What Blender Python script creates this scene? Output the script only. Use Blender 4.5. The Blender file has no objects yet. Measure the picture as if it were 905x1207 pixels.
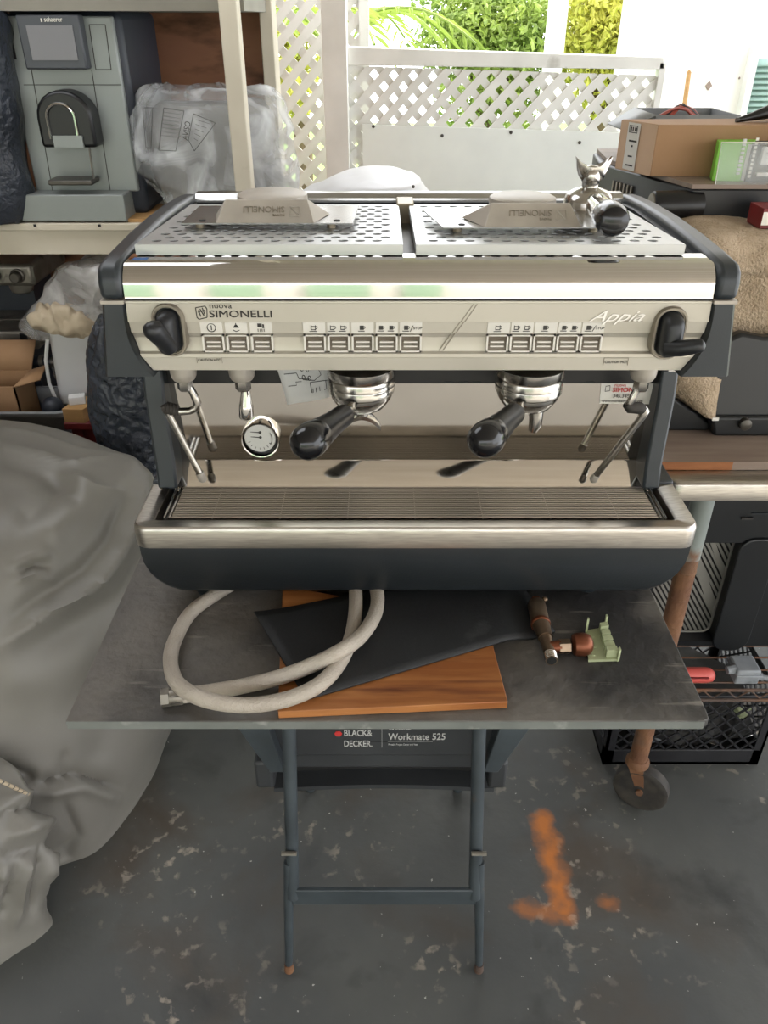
import bpy, bmesh, math, random
import numpy as np
from mathutils import Vector, Matrix, noise
random.seed(7)
C = bpy.context.scene
COL = C.collection
R = math.radians
PI = math.pi
# ------------------------------------------------------------------ camera
CAM_H, PITCH, FPX = 1.55, R(32), 930.0
cd = bpy.data.cameras.new('camera')
cam = bpy.data.objects.new('camera', cd)
COL.objects.link(cam)
cam.location = (0, 0, CAM_H)
cam.rotation_euler = (R(90) - PITCH, 0, 0)
cd.sensor_width = 36
cd.lens = FPX / 1207 * 36
cd.clip_start = 0.02
C.camera = cam
# ------------------------------------------------------------------ sky, sun, exposure
w = bpy.data.worlds.new('world')
C.world = w
w.use_nodes = True
bg = w.node_tree.nodes['Background']
bg.inputs[0].default_value = (0.95, 0.97, 1.0, 1)
bg.inputs[1].default_value = 2.4
sl = bpy.data.lights.new('sun', 'SUN')
sl.energy = 6.0
sl.angle = R(1.0)
sl.color = (1.0, 0.96, 0.88)
sun = bpy.data.objects.new('sun', sl)
COL.objects.link(sun)
sun.rotation_euler = Vector((0.75, 0.35, 1.9)).to_track_quat('Z', 'Y').to_euler()        # high sun over the garden, from the right
C.view_settings.view_transform = 'Standard'
C.view_settings.look = 'None'
C.view_settings.gamma = 1
C.view_settings.exposure = 0.88
C.view_settings.use_curve_mapping = False
C.cycles.use_denoising = True
C.cycles.max_bounces = 10
C.cycles.diffuse_bounces = 5
C.cycles.glossy_bounces = 6
C.cycles.transparent_max_bounces = 16
C.cycles.sample_clamp_indirect = 6.0
C.cycles.caustics_reflective = False

# ------------------------------------------------------------------ helpers
def dep(y): return PITCH + math.atan((y - 603.5) / FPX)
def at(x, y, F):
    """point seen at photo position (x, y) standing F metres in front of the camera foot"""
    d = F * math.tan(dep(y)); z = F * math.cos(PITCH) + d * math.sin(PITCH)
    return Vector(((x - 452.5) / FPX * z, F, CAM_H - d))
def atz(x, y, Z):
    F = (CAM_H - Z) / math.tan(dep(y))
    return at(x, y, F)
def lin(c): return c / 12.92 if c <= 0.04045 else ((c + 0.055) / 1.055) ** 2.4
def hexc(h):
    return tuple(lin(int(h[i:i + 2], 16) / 255) for i in (0, 2, 4)) + (1,)

def mat(name, c1, c2=None, scale=8.0, rough=0.5, metal=0.0, bump=0.0, bscale=60.0, rvar=0.0,
        stretch=(1, 1, 1), contrast=(0.35, 0.65), spec=0.5, c3=None, scale3=2.0, amt3=(0.55, 0.7), coat=0.0, detail=6.0):
    m = bpy.data.materials.new(name); m.use_nodes = True
    nt = m.node_tree; N = nt.nodes; L = nt.links
    p = N['Principled BSDF']
    p.inputs['Roughness'].default_value = rough
    p.inputs['Metallic'].default_value = metal
    p.inputs['Specular IOR Level'].default_value = spec
    if coat: p.inputs['Coat Weight'].default_value = coat
    p.inputs['Base Color'].default_value = hexc(c1)
    tc = N.new('ShaderNodeTexCoord'); mp = N.new('ShaderNodeMapping')
    mp.inputs['Scale'].default_value = stretch
    L.new(tc.outputs['Object'], mp.inputs['Vector'])
    col = None
    if c2:
        n = N.new('ShaderNodeTexNoise'); n.inputs['Scale'].default_value = scale; n.inputs['Detail'].default_value = detail
        L.new(mp.outputs[0], n.inputs['Vector'])
        r = N.new('ShaderNodeValToRGB')
        r.color_ramp.elements[0].position = contrast[0]; r.color_ramp.elements[0].color = hexc(c1)
        r.color_ramp.elements[1].position = contrast[1]; r.color_ramp.elements[1].color = hexc(c2)
        L.new(n.outputs['Fac'], r.inputs[0]); col = r.outputs[0]
        if rvar:
            mr = N.new('ShaderNodeMapRange'); mr.inputs['To Min'].default_value = rough - rvar; mr.inputs['To Max'].default_value = rough + rvar
            L.new(n.outputs['Fac'], mr.inputs['Value']); L.new(mr.outputs[0], p.inputs['Roughness'])
    if c3:
        n3 = N.new('ShaderNodeTexNoise'); n3.inputs['Scale'].default_value = scale3; n3.inputs['Detail'].default_value = 8
        L.new(mp.outputs[0], n3.inputs['Vector'])
        r3 = N.new('ShaderNodeValToRGB'); r3.color_ramp.elements[0].position = amt3[0]; r3.color_ramp.elements[1].position = amt3[1]
        L.new(n3.outputs['Fac'], r3.inputs[0])
        mx = N.new('ShaderNodeMix'); mx.data_type = 'RGBA'
        L.new(r3.outputs[0], mx.inputs[0])
        if col: L.new(col, mx.inputs[6])
        else: mx.inputs[6].default_value = hexc(c1)
        mx.inputs[7].default_value = hexc(c3); col = mx.outputs[2]
    if col: L.new(col, p.inputs['Base Color'])
    if bump:
        nb = N.new('ShaderNodeTexNoise'); nb.inputs['Scale'].default_value = bscale; nb.inputs['Detail'].default_value = 6
        L.new(mp.outputs[0], nb.inputs['Vector'])
        b = N.new('ShaderNodeBump'); b.inputs['Strength'].default_value = bump; b.inputs['Distance'].default_value = 0.01
        L.new(nb.outputs['Fac'], b.inputs['Height']); L.new(b.outputs[0], p.inputs['Normal'])
    return m

def clear(name, tint, alpha, rough=0.15, bump=0.4, bscale=25):
    m = mat(name, tint, rough=rough, bump=bump, bscale=bscale)
    p = m.node_tree.nodes['Principled BSDF']
    p.inputs['Alpha'].default_value = alpha
    if bump:          # creased film: milky streaks where it folds
        nt = m.node_tree; N = nt.nodes
        tc = N.new('ShaderNodeTexCoord'); n = N.new('ShaderNodeTexNoise'); n.inputs['Scale'].default_value = 9; n.inputs['Detail'].default_value = 7; n.inputs['Distortion'].default_value = 1.2
        nt.links.new(tc.outputs['Object'], n.inputs['Vector'])
        r = N.new('ShaderNodeMapRange'); r.inputs['From Min'].default_value = 0.4; r.inputs['From Max'].default_value = 0.68
        r.inputs['To Min'].default_value = alpha * 0.55; r.inputs['To Max'].default_value = min(1, alpha * 1.7)
        nt.links.new(n.outputs['Fac'], r.inputs['Value']); nt.links.new(r.outputs[0], p.inputs['Alpha'])
    return m

class MB:
    def __init__(s): s.v = []; s.f = []
    def add(s, vs, fs, M=None):
        o = len(s.v)
        s.v += [tuple(M @ Vector(v)) for v in vs] if M else [tuple(v) for v in vs]
        s.f += [tuple(i + o for i in f) for f in fs]
        return s
    def box(s, lo, hi, M=None):
        x0, y0, z0 = lo; x1, y1, z1 = hi
        return s.add([(x0, y0, z0), (x1, y0, z0), (x1, y1, z0), (x0, y1, z0), (x0, y0, z1), (x1, y0, z1), (x1, y1, z1), (x0, y1, z1)],
                     [(3, 2, 1, 0), (4, 5, 6, 7), (0, 1, 5, 4), (1, 2, 6, 5), (2, 3, 7, 6), (3, 0, 4, 7)], M)
    def prism(s, poly, a, b, axis='y', M=None):
        """poly: 2-D points; axis y -> (x,z) extruded in y; x -> (y,z) in x; z -> (x,y) in z"""
        def P(p, t): return (p[0], t, p[1]) if axis == 'y' else (t, p[0], p[1]) if axis == 'x' else (p[0], p[1], t)
        n = len(poly)
        vs = [P(p, a) for p in poly] + [P(p, b) for p in poly]
        fs = [tuple(range(n - 1, -1, -1)), tuple(range(n, 2 * n))] + [(i, (i + 1) % n, n + (i + 1) % n, n + i) for i in range(n)]
        return s.add(vs, fs, M)
    def tube(s, path, r, n=10, cap=True):
        path = [Vector(p) for p in path]
        rs = r if isinstance(r, (list, tuple)) else [r] * len(path)
        up = None; rings = []
        for i, p in enumerate(path):
            t = (path[min(i + 1, len(path) - 1)] - path[max(i - 1, 0)])
            if t.length < 1e-9: t = Vector((0, 0, 1))
            t.normalize()
            if up is None: up = t.orthogonal().normalized()
            up = (up - t * up.dot(t))
            if up.length < 1e-6: up = t.orthogonal()
            up.normalize(); b = t.cross(up)
            rings.append([p + (up * math.cos(2 * PI * k / n) + b * math.sin(2 * PI * k / n)) * rs[i] for k in range(n)])
        return s.loft(rings, cap)
    def loft(s, rings, cap=True, close=True):
        n = len(rings[0]); vs = [p for q in rings for p in q]; fs = []
        for i in range(len(rings) - 1):
            for k in range(n if close else n - 1):
                a = i * n + k; b = i * n + (k + 1) % n
                fs.append((a, b, b + n, a + n))
        if cap:
            fs.append(tuple(range(n - 1, -1, -1))); fs.append(tuple(range((len(rings) - 1) * n, len(rings) * n)))
        return s.add(vs, fs)
    def lathe(s, prof, M=None, n=32):
        """prof: (radius, height) pairs around local z"""
        rings = []
        for r, z in prof:
            rings.append([Vector((r * math.cos(2 * PI * k / n), r * math.sin(2 * PI * k / n), z)) for k in range(n)])
        if M: rings = [[M @ p for p in q] for q in rings]
        return s.loft(rings, True)
    def cyl(s, a, b, r, r2=None, n=16):
        return s.tube([a, b], [r, r if r2 is None else r2], n)
    def ell(s, c, rad, M=None, n=20, m=12):
        prof = [(max(1e-4, math.sin(PI * i / m)), -math.cos(PI * i / m)) for i in range(m + 1)]
        X = Matrix.Translation(c) @ (M or Matrix()) @ Matrix.Diagonal((*rad, 1))
        return s.lathe(prof, X, n)
    def build(s, name, m, parent=None, smooth=35, bevel=0, seg=2, sub=0, solid=0):
        org = Vector(parent['_o']) if parent is not None and '_o' in parent else Vector()
        me = bpy.data.meshes.new(name)
        me.from_pydata([tuple(Vector(v) - org) for v in s.v], [], s.f)
        bm = bmesh.new(); bm.from_mesh(me)
        bmesh.ops.recalc_face_normals(bm, faces=bm.faces)
        if smooth:
            lim = R(smooth)
            for f in bm.faces: f.smooth = True
            for e in bm.edges:
                if len(e.link_faces) == 2 and e.calc_face_angle(0) > lim: e.smooth = False
        bm.to_mesh(me); bm.free()
        o = bpy.data.objects.new(name, me); COL.objects.link(o)
        me.materials.append(m)
        if parent is not None:
            o.parent = parent; o['_o'] = tuple(org)
        else: o['_o'] = (0, 0, 0)
        if sub:
            d = o.modifiers.new('sub', 'SUBSURF'); d.levels = d.render_levels = sub
        if solid:
            d = o.modifiers.new('solid', 'SOLIDIFY'); d.thickness = solid; d.offset = 0
        if bevel:
            d = o.modifiers.new('bevel', 'BEVEL'); d.width = bevel; d.segments = seg; d.limit_method = 'ANGLE'; d.angle_limit = R(40)
        return o

def thing(name, label, cat, loc, group=None, kind=None):
    o = bpy.data.objects.new(name, None); COL.objects.link(o)
    o.location = loc; o.empty_display_size = 0.05
    o['_o'] = tuple(loc); o['label'] = label; o['category'] = cat
    if group: o['group'] = group
    if kind: o['kind'] = kind
    return o
def solo(o, label, cat, group=None, kind=None):
    o['label'] = label; o['category'] = cat
    if group: o['group'] = group
    if kind: o['kind'] = kind
    return o
def recenter(o):
    """move a one-mesh thing's origin to the bottom of its bounding box"""
    bb = np.array([v.co[:] for v in o.data.vertices]); lo, hi = bb.min(0), bb.max(0)
    c = Vector(((lo[0] + hi[0]) / 2, (lo[1] + hi[1]) / 2, lo[2]))
    o.data.transform(Matrix.Translation(-c)); o.location = c
    return o
def struct(o): o['kind'] = 'structure'; return o
def frame(p, xdir, zdir):
    """4x4 frame at p with local x along xdir and local z near zdir"""
    x = Vector(xdir).normalized(); z = Vector(zdir); y = z.cross(x).normalized(); z = x.cross(y)
    M = Matrix((x, y, z)).transposed().to_4x4(); M.translation = Vector(p); return M
def along(p, zdir):
    z = Vector(zdir).normalized(); M = z.to_track_quat('Z', 'Y').to_matrix().to_4x4(); M.translation = Vector(p); return M
FACE = Matrix(((1, 0, 0, 0), (0, 0, -1, 0), (0, 1, 0, 0), (0, 0, 0, 1)))      # text plane x,y -> world x,z, facing the camera side
def text(s, size, m, parent, M, name='lettering', ext=0.0003, shear=0.0, align='LEFT', bold=0.0, sx=1.0, kind_mesh=True):
    cu = bpy.data.curves.new('t', 'FONT'); cu.body = s; cu.size = size; cu.extrude = ext; cu.shear = shear; cu.align_x = align
    cu.resolution_u = 3
    t = bpy.data.objects.new('t', cu); COL.objects.link(t)
    dg = bpy.context.evaluated_depsgraph_get()
    me = bpy.data.meshes.new_from_object(t.evaluated_get(dg))
    bpy.data.objects.remove(t); bpy.data.curves.remove(cu)
    me.transform(Matrix.Diagonal((sx, 1, 1, 1)))
    if bold:          # a second impression a hair to the side thickens the strokes
        bm = bmesh.new(); bm.from_mesh(me)
        d = bmesh.ops.duplicate(bm, geom=bm.verts[:] + bm.edges[:] + bm.faces[:])
        bmesh.ops.translate(bm, verts=[g for g in d['geom'] if isinstance(g, bmesh.types.BMVert)], vec=(bold, bold * 0.4, -ext * 0.3))
        bm.to_mesh(me); bm.free()
    me.transform(M)
    org = Vector(parent['_o'])
    me.transform(Matrix.Translation(-org)); me.name = name
    me.materials.clear(); me.materials.append(m)
    o = bpy.data.objects.new(name, me); COL.objects.link(o); o.parent = parent; o['_o'] = tuple(org)
    return o
def fbm(p, s, o=4): return noise.fractal(Vector(p) * s, 1.0, 2.0, o)
def blob(rings, amp=0.0, scale=4.0, ridged=0.0, rscale=8.0, seed=0.0, up=3, cap=True):
    """smooth loft through closed rings (equal counts), Catmull-Rom in both directions, then crumpled along the normal"""
    A = np.array([[tuple(p) for p in q] for q in rings], float)
    def cr(P, closed, k):
        n = len(P); out = []
        for i in range(n if closed else n - 1):
            g = (lambda j: P[j % n]) if closed else (lambda j: P[min(max(j, 0), n - 1)])
            p0, p1, p2, p3 = g(i - 1), g(i), g(i + 1), g(i + 2)
            for t in np.arange(k) / k:
                out.append(0.5 * ((2 * p1) + (p2 - p0) * t + (2 * p0 - 5 * p1 + 4 * p2 - p3) * t * t + (3 * p1 - p0 - 3 * p2 + p3) * t ** 3))
        if not closed: out.append(P[-1])
        return np.array(out)
    A = cr(A, False, up)
    A = np.array([cr(a, True, up) for a in A])
    du = np.roll(A, -1, 1) - np.roll(A, 1, 1); dv = np.gradient(A, axis=0)
    nn = np.cross(du, dv); nn /= (np.linalg.norm(nn, axis=2, keepdims=True) + 1e-9)
    c = A.reshape(-1, 3).mean(0)
    if ((A - c) * nn).sum() < 0: nn = -nn
    for i in range(A.shape[0]):
        for k in range(A.shape[1]):
            p = Vector(A[i, k]) + Vector((seed, seed, seed)); d = 0
            if amp: d += amp * fbm(p, scale)
            if ridged: d += ridged * (1 - 2 * abs(noise.noise(p * rscale + Vector((noise.noise(p * 3), noise.noise(p * 3 + Vector((9, 9, 9))), 0)))))
            A[i, k] += nn[i, k] * d
    b = MB(); b.loft([[tuple(p) for p in q] for q in A], cap)
    return b
def sheet(fn, nu, nv):
    b = MB(); vs = [fn(i / nu, j / nv) for j in range(nv + 1) for i in range(nu + 1)]
    fs = [(j * (nu + 1) + i, j * (nu + 1) + i + 1, (j + 1) * (nu + 1) + i + 1, (j + 1) * (nu + 1) + i) for j in range(nv) for i in range(nu)]
    return b.add(vs, fs)
def copy_tree(o, parent=None):
    c = o.copy(); COL.objects.link(c); c.parent = parent
    for ch in list(o.children): copy_tree(ch, c)
    return c
def rrect(x0, y0, x1, y1, r, n=4):
    pts = []
    for cx, cy, a in ((x1 - r, y0 + r, -90), (x1 - r, y1 - r, 0), (x0 + r, y1 - r, 90), (x0 + r, y0 + r, 180)):
        for k in range(n + 1):
            t = R(a + 90 * k / n); pts.append((cx + r * math.cos(t), cy + r * math.sin(t)))
    return pts
def clip_rect(poly, x0, z0, x1, z1):
    for ax, lim, sgn in ((0, x0, 1), (0, x1, -1), (1, z0, 1), (1, z1, -1)):
        out = []
        for i in range(len(poly)):
            a, b = poly[i - 1], poly[i]
            da, db = sgn * (a[ax] - lim), sgn * (b[ax] - lim)
            if (da >= 0) != (db >= 0):
                t = da / (da - db); out.append((a[0] + (b[0] - a[0]) * t, a[1] + (b[1] - a[1]) * t))
            if db >= 0: out.append(b)
        poly = out
        if len(poly) < 3: return []
    return poly
# ------------------------------------------------------------------ materials
M = {}
M['chrome'] = mat('polished_chrome', 'd6d4d0', rough=0.06, metal=1)
M['mirror'] = mat('polished_steel', 'd9d5cf', 'd0ccc5', scale=3, rough=0.07, metal=1)
M['steel'] = mat('brushed_steel', 'b9b4ac', 'a39e97', scale=30, rough=0.30, metal=1, stretch=(1, 14, 14), rvar=0.06)
M['steel2'] = mat('sheet_steel', 'c6c6c4', 'b4b4b2', scale=6, rough=0.22, metal=1)
M['traysteel'] = mat('cup_tray_steel', 'c2c3c2', 'b6b7b6', scale=5, rough=0.38, metal=0.65)
M['lever'] = mat('matt_lever', '17191c', '1d1f23', scale=9, rough=0.42)
M['grillsheet'] = mat('slotted_sheet', '98968f', '8b8983', scale=9, rough=0.4, metal=0.55)
M['wire'] = mat('grill_wire', 'd0cac2', 'c2bcb4', scale=6, rough=0.32, metal=1)
M['castmetal'] = mat('worn_cast_chrome', 'bdbab4', '8d8a84', scale=40, rough=0.2, metal=1, rvar=0.1, contrast=(0.5, 0.75))
M['alu'] = mat('matt_aluminium', 'b3aca1', 'a59e94', scale=20, rough=0.45, metal=0.35)
M['silver'] = mat('champagne_plastic', 'bfbaae', 'b7b2a6', scale=4, rough=0.38, metal=0.35)
M['silver_light'] = mat('label_plate_silver', 'd8d5cd', rough=0.4, metal=0.1)
M['silver_dark'] = mat('bezel_pewter', '8e877b', rough=0.35, metal=0.6)
M['button'] = mat('button_taupe', '6a6155', rough=0.4)
M['ink'] = mat('dark_print', '2e2b28', rough=0.6)
M['script'] = mat('bright_script', 'efece6', rough=0.3, metal=0.2)
M['charcoal'] = mat('charcoal_plastic', '1b1f22', '23272a', scale=5, rough=0.42, bump=0.05, bscale=400)
M['slate'] = mat('slate_plastic', '24292d', '2a3034', scale=4, rough=0.4, bump=0.04, bscale=500)
M['black'] = mat('black_plastic', '090a0d', rough=0.36)
M['bakelite'] = mat('glossy_black_handle', '0d0e11', '16171a', scale=9, rough=0.18)
M['rubber'] = mat('worn_rubber', '201e1c', '3a352f', scale=30, rough=0.7)
M['dark'] = mat('dark_cavity', '0b0b0c', rough=0.8)
M['dial'] = mat('gauge_dial', 'b9b9b4', rough=0.5)
M['paper'] = mat('white_paper', 'c9c9c6', 'bcbcba', scale=5, rough=0.8)
M['red'] = mat('red_print', 'b5302e', rough=0.6)
M['blue'] = mat('blue_print', '2b5c9a', rough=0.5)
M['brass_tab'] = mat('dull_brass_tab', '9d927c', rough=0.4, metal=0.6)
# workbench and what lies on it
M['greymetal'] = mat('grey_painted_steel', '30363a', '3d4448', scale=12, rough=0.5, c3='5a4a3c', scale3=14, amt3=(0.64, 0.72))
M['wm_plastic'] = mat('dark_grey_bench_plastic', '2b2d2f', '353739', scale=8, rough=0.55)
M['rust'] = mat('rusty_steel', '5d3d2a', '7a5639', scale=14, rough=0.75, c3='4a3b33', scale3=7, amt3=(0.5, 0.62), bump=0.3, bscale=90)
M['orangewood'] = mat('orange_pine', 'a8703f', '8a5228', scale=5, rough=0.5, stretch=(1.2, 12, 12), c3='5f3018', scale3=3.0, amt3=(0.62, 0.75))
M['matrubber'] = mat('black_rubber_mat', '17181a', '222426', scale=9, rough=0.6, c3='3a3b3c', scale3=14, amt3=(0.66, 0.76), bump=0.1, bscale=200)
M['hose'] = mat('white_braided_hose', 'b5ada1', 'a0978b', scale=10, rough=0.45, bump=0.35, bscale=420)
M['brass'] = mat('aged_brass', '6d5a49', '8d7a66', scale=30, rough=0.35, metal=0.85)
M['copper'] = mat('aged_copper', '8a5238', '6d3f2b', scale=20, rough=0.4, metal=0.7)
M['palegreen'] = mat('pale_green_plastic', 'aeb690', 'a2aa86', scale=20, rough=0.5)
# room
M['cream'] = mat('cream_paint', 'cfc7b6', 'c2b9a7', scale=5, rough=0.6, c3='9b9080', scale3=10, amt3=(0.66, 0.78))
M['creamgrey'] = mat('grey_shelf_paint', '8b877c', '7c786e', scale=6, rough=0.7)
M['ply'] = mat('brown_plywood', '8a5d44', '96684a', scale=4, rough=0.7, stretch=(1, 1, 3), c3='53351f', scale3=5, amt3=(0.55, 0.7))
M['white'] = mat('white_paint', 'd9d9d6', 'cfcfcc', scale=6, rough=0.6)
M['fencewhite'] = mat('white_fence_paint', 'e0dfda', 'd4d3ce', scale=7, rough=0.6, c3='a7a49c', scale3=9, amt3=(0.66, 0.8))
M['vinyl'] = mat('grey_white_panel', 'e2e5df', 'd9dcd7', scale=5, rough=0.5)
M['sunwhite'] = mat('white_render', 'ece9e4', rough=0.8)
M['tarp'] = mat('grey_tarpaulin', '77746d', '6d6a64', scale=3, rough=0.46, bump=0.10, bscale=14, c3='66635d', scale3=6, amt3=(0.6, 0.8))
M['bin'] = mat('grey_bin_plastic', '8d9092', '7f8284', scale=5, rough=0.5)
M['card'] = mat('brown_cardboard', 'a07d5c', '93714f', scale=6, rough=0.8)
M['card_lit'] = mat('lit_cardboard', 'c8a98d', 'bd9e82', scale=5, rough=0.8)  # lit copy of the brown cardboard, for the side facing the light
M['fleece'] = mat('beige_fleece', 'b9a58c', 'a8947a', scale=35, rough=0.95, bump=0.9, bscale=220, c3='9a7f60', scale3=5, amt3=(0.6, 0.75))
M['cloth'] = mat('beige_cotton', 'b8aa94', 'a5967f', scale=14, rough=0.9, bump=0.2, bscale=120)
M['tub'] = mat('white_tub', 'd4d4d3', 'cacac9', scale=6, rough=0.4)
M['schgrey'] = mat('grey_machine_front', '8d9290', '848987', scale=2, rough=0.4, metal=0.2)
M['schside'] = mat('navy_machine_side', '1d222c', '242a34', scale=3, rough=0.5)
M['bezelgrey'] = mat('display_bezel', '43464c', rough=0.4)
M['screen'] = mat('dull_screen', '77767a', '6e6d71', scale=4, rough=0.3)
M['garbage'] = mat('black_garbage_bag', '262a31', '333841', scale=8, rough=0.26, bump=0.8, bscale=55)
M['bagclear'] = clear('clear_polythene', 'd4d6d8', 0.42)
M['bagclear2'] = clear('milky_polythene', 'b4b2b0', 0.62)
M['bagin'] = mat('wrapped_grey', '83817e', '6b6966', scale=7, rough=0.5)
M['darksteel'] = mat('dirty_dark_steel', '46433f', '5c5851', scale=12, rough=0.4, metal=0.6)
M['oldsteel'] = mat('dirty_steel', '8b867d', '6f6a62', scale=18, rough=0.4, metal=0.6, c3='4c4741', scale3=22, amt3=(0.6, 0.7))
M['wood'] = mat('pale_wood', 'b58e5c', 'a57f50', scale=6, rough=0.7, stretch=(1, 8, 8))
M['woodgrey'] = mat('grey_brown_wood', '7d6c60', '8a7a6d', scale=6, rough=0.55, stretch=(1, 9, 9))
M['woodedge'] = mat('orange_wood_edge', '9a6238', '85502b', scale=8, rough=0.6, stretch=(1, 9, 9))
M['redpaint'] = mat('dark_red_paint', '7a2626', '641e1f', scale=9, rough=0.5)
M['redplastic'] = mat('salmon_red_plastic', 'c4544c', 'b04a43', scale=9, rough=0.5)
M['greybox'] = mat('weathered_grey_box', '8c9094', '74787c', scale=16, rough=0.6, c3='55585b', scale3=25, amt3=(0.6, 0.7))
M['crate'] = mat('black_crate_plastic', '17171a', '202023', scale=10, rough=0.5)
M['blackmachine'] = mat('black_enamel', '121416', '1b1d1f', scale=3, rough=0.38)
M['junk'] = mat('dark_clutter', '232324', '3c3a37', scale=25, rough=0.5)
M['cableblk'] = mat('black_cable', '131314', rough=0.5)
M['cablered'] = mat('red_wire', 'a04a3c', rough=0.5)
M['green'] = mat('lime_green_card', '86c94a', '79bd40', scale=3, rough=0.5)
M['acrylic'] = clear('clear_acrylic', 'e8ecec', 0.22, rough=0.05, bump=0.0)
M['whitecover'] = mat('white_vinyl_cover', 'dcdcdf', 'd2d2d6', scale=4, rough=0.45, bump=0.1, bscale=12)
M['bark'] = mat('bark', '6b5a48', '55473a', scale=12, rough=0.9)
M['teal'] = mat('pale_teal_louvre', '9fbdb6', rough=0.5)
M['ceil'] = mat('shed_ceiling', 'cabfb4', 'b9aea3', scale=2, rough=0.8, stretch=(1, 8, 1))
def leafmat(name, c1, c2):
    m = mat(name, c1, c2, scale=3, rough=0.45, contrast=(0.3, 0.7))
    nt = m.node_tree; p = nt.nodes['Principled BSDF']
    t = nt.nodes.new('ShaderNodeBsdfTranslucent'); mx = nt.nodes.new('ShaderNodeMixShader'); mx.inputs[0].default_value = 0.4
    for l in list(nt.links):
        if l.to_socket == p.inputs['Base Color']: nt.links.new(l.from_socket, t.inputs['Color'])
    out = nt.nodes['Material Output']
    nt.links.new(p.outputs[0], mx.inputs[1]); nt.links.new(t.outputs[0], mx.inputs[2]); nt.links.new(mx.outputs[0], out.inputs[0])
    return m
M['leaf1'] = leafmat('leaf_yellow_green', 'a3ab46', 'd2cc6c')
M['leaf2'] = leafmat('leaf_mid_green', '6c8844', 'aab962')
M['leaf3'] = leafmat('palm_green', '7d9440', '9fae58')

def floor_material():
    m = bpy.data.materials.new('worn_concrete'); m.use_nodes = True
    nt = m.node_tree; N = nt.nodes; L = nt.links; p = N['Principled BSDF']
    p.inputs['Roughness'].default_value = 0.55
    tc = N.new('ShaderNodeTexCoord')
    def nz(s, d=8, dist=0.0):
        n = N.new('ShaderNodeTexNoise'); n.inputs['Scale'].default_value = s; n.inputs['Detail'].default_value = d
        n.inputs['Distortion'].default_value = dist
        L.new(tc.outputs['Object'], n.inputs['Vector']); return n.outputs['Fac']
    def ramp(x, a, b, ca=(0, 0, 0, 1), cb=(1, 1, 1, 1)):
        r = N.new('ShaderNodeValToRGB'); e = r.color_ramp.elements
        e[0].position = a; e[0].color = ca; e[1].position = b; e[1].color = cb
        L.new(x, r.inputs[0]); return r.outputs[0]
    def mix(f, a, b):
        x = N.new('ShaderNodeMix'); x.data_type = 'RGBA'
        L.new(f, x.inputs[0]) if hasattr(f, 'links') else None
        for s, v in ((6, a), (7, b)):
            if isinstance(v, tuple): x.inputs[s].default_value = v
            else: L.new(v, x.inputs[s])
        return x.outputs[2]
    def math_(op, a, b=None):
        x = N.new('ShaderNodeMath'); x.operation = op
        for i, v in ((0, a), (1, b)):
            if v is None: continue
            if isinstance(v, (int, float)): x.inputs[i].default_value = v
            else: L.new(v, x.inputs[i])
        return x.outputs[0]
    base = ramp(nz(2.2), 0.35, 0.65, hexc('3f4141'), hexc('525350'))
    brown = ramp(nz(3.1, 8, 0.4), 0.52, 0.68)
    c = mix(brown, base, hexc('443d35'))
    dark = ramp(nz(4.7, 6, 0.3), 0.56, 0.72)
    c = mix(dark, c, hexc('2d2e2d'))
    chip = math_('MULTIPLY', ramp(nz(32, 7, 0.2), 0.58, 0.66), ramp(nz(3.4, 4), 0.50, 0.64))
    c = mix(chip, c, hexc('8f867a'))
    speck = ramp(nz(85, 3), 0.72, 0.75)
    c = mix(speck, c, hexc('a9a7a2'))
    # orange sprayed arrow: soft distance to two strokes, broken by noise
    sp = N.new('ShaderNodeSeparateXYZ'); L.new(tc.outputs['Object'], sp.inputs[0])
    X, Y = sp.outputs[0], sp.outputs[1]
    wob = math_('MULTIPLY', math_('SUBTRACT', nz(26, 5), 0.5), 0.05)
    def stroke(ax, ay, bx, by, r):
        dx, dy = bx - ax, by - ay; l2 = dx * dx + dy * dy
        px = math_('SUBTRACT', X, ax); py = math_('SUBTRACT', Y, ay)
        t = math_('DIVIDE', math_('ADD', math_('MULTIPLY', px, dx), math_('MULTIPLY', py, dy)), l2)
        t = math_('MINIMUM', math_('MAXIMUM', t, 0.0), 1.0)
        ex = math_('SUBTRACT', px, math_('MULTIPLY', t, dx)); ey = math_('SUBTRACT', py, math_('MULTIPLY', t, dy))
        d = math_('ADD', math_('SQRT', math_('ADD', math_('MULTIPLY', ex, ex), math_('MULTIPLY', ey, ey))), wob)
        mr = N.new('ShaderNodeMapRange'); mr.inputs['From Min'].default_value = r; mr.inputs['From Max'].default_value = r * 0.25
        L.new(d, mr.inputs['Value']); return mr.outputs[0]
    s = stroke(0.363, 1.152, 0.367, 0.945, 0.034)
    s = math_('MAXIMUM', s, math_('MULTIPLY', stroke(0.29, 0.945, 0.372, 0.925, 0.026), 0.6))
    s = math_('MAXIMUM', s, math_('MULTIPLY', stroke(0.46, 0.955, 0.475, 0.955, 0.022), 0.6))
    s = math_('MULTIPLY', s, ramp(nz(16, 5), 0.30, 0.55, (0.45, 0.45, 0.45, 1)))
    c = mix(s, c, hexc('b0682a'))
    L.new(c, p.inputs['Base Color'])
    b = N.new('ShaderNodeBump'); b.inputs['Strength'].default_value = 0.15; b.inputs['Distance'].default_value = 0.01
    L.new(nz(30), b.inputs['Height']); L.new(b.outputs[0], p.inputs['Normal'])
    return m
M['floor'] = floor_material()
M['yardwhite'] = mat('yard_wall_paint', 'c4c0b7', rough=0.8)
M['drive'] = mat('grey_driveway', 'a7a299', '98938a', scale=2, rough=0.8)
M['lawn'] = mat('mown_lawn', '5f7a35', '6f8a40', scale=9, rough=0.9)

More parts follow.
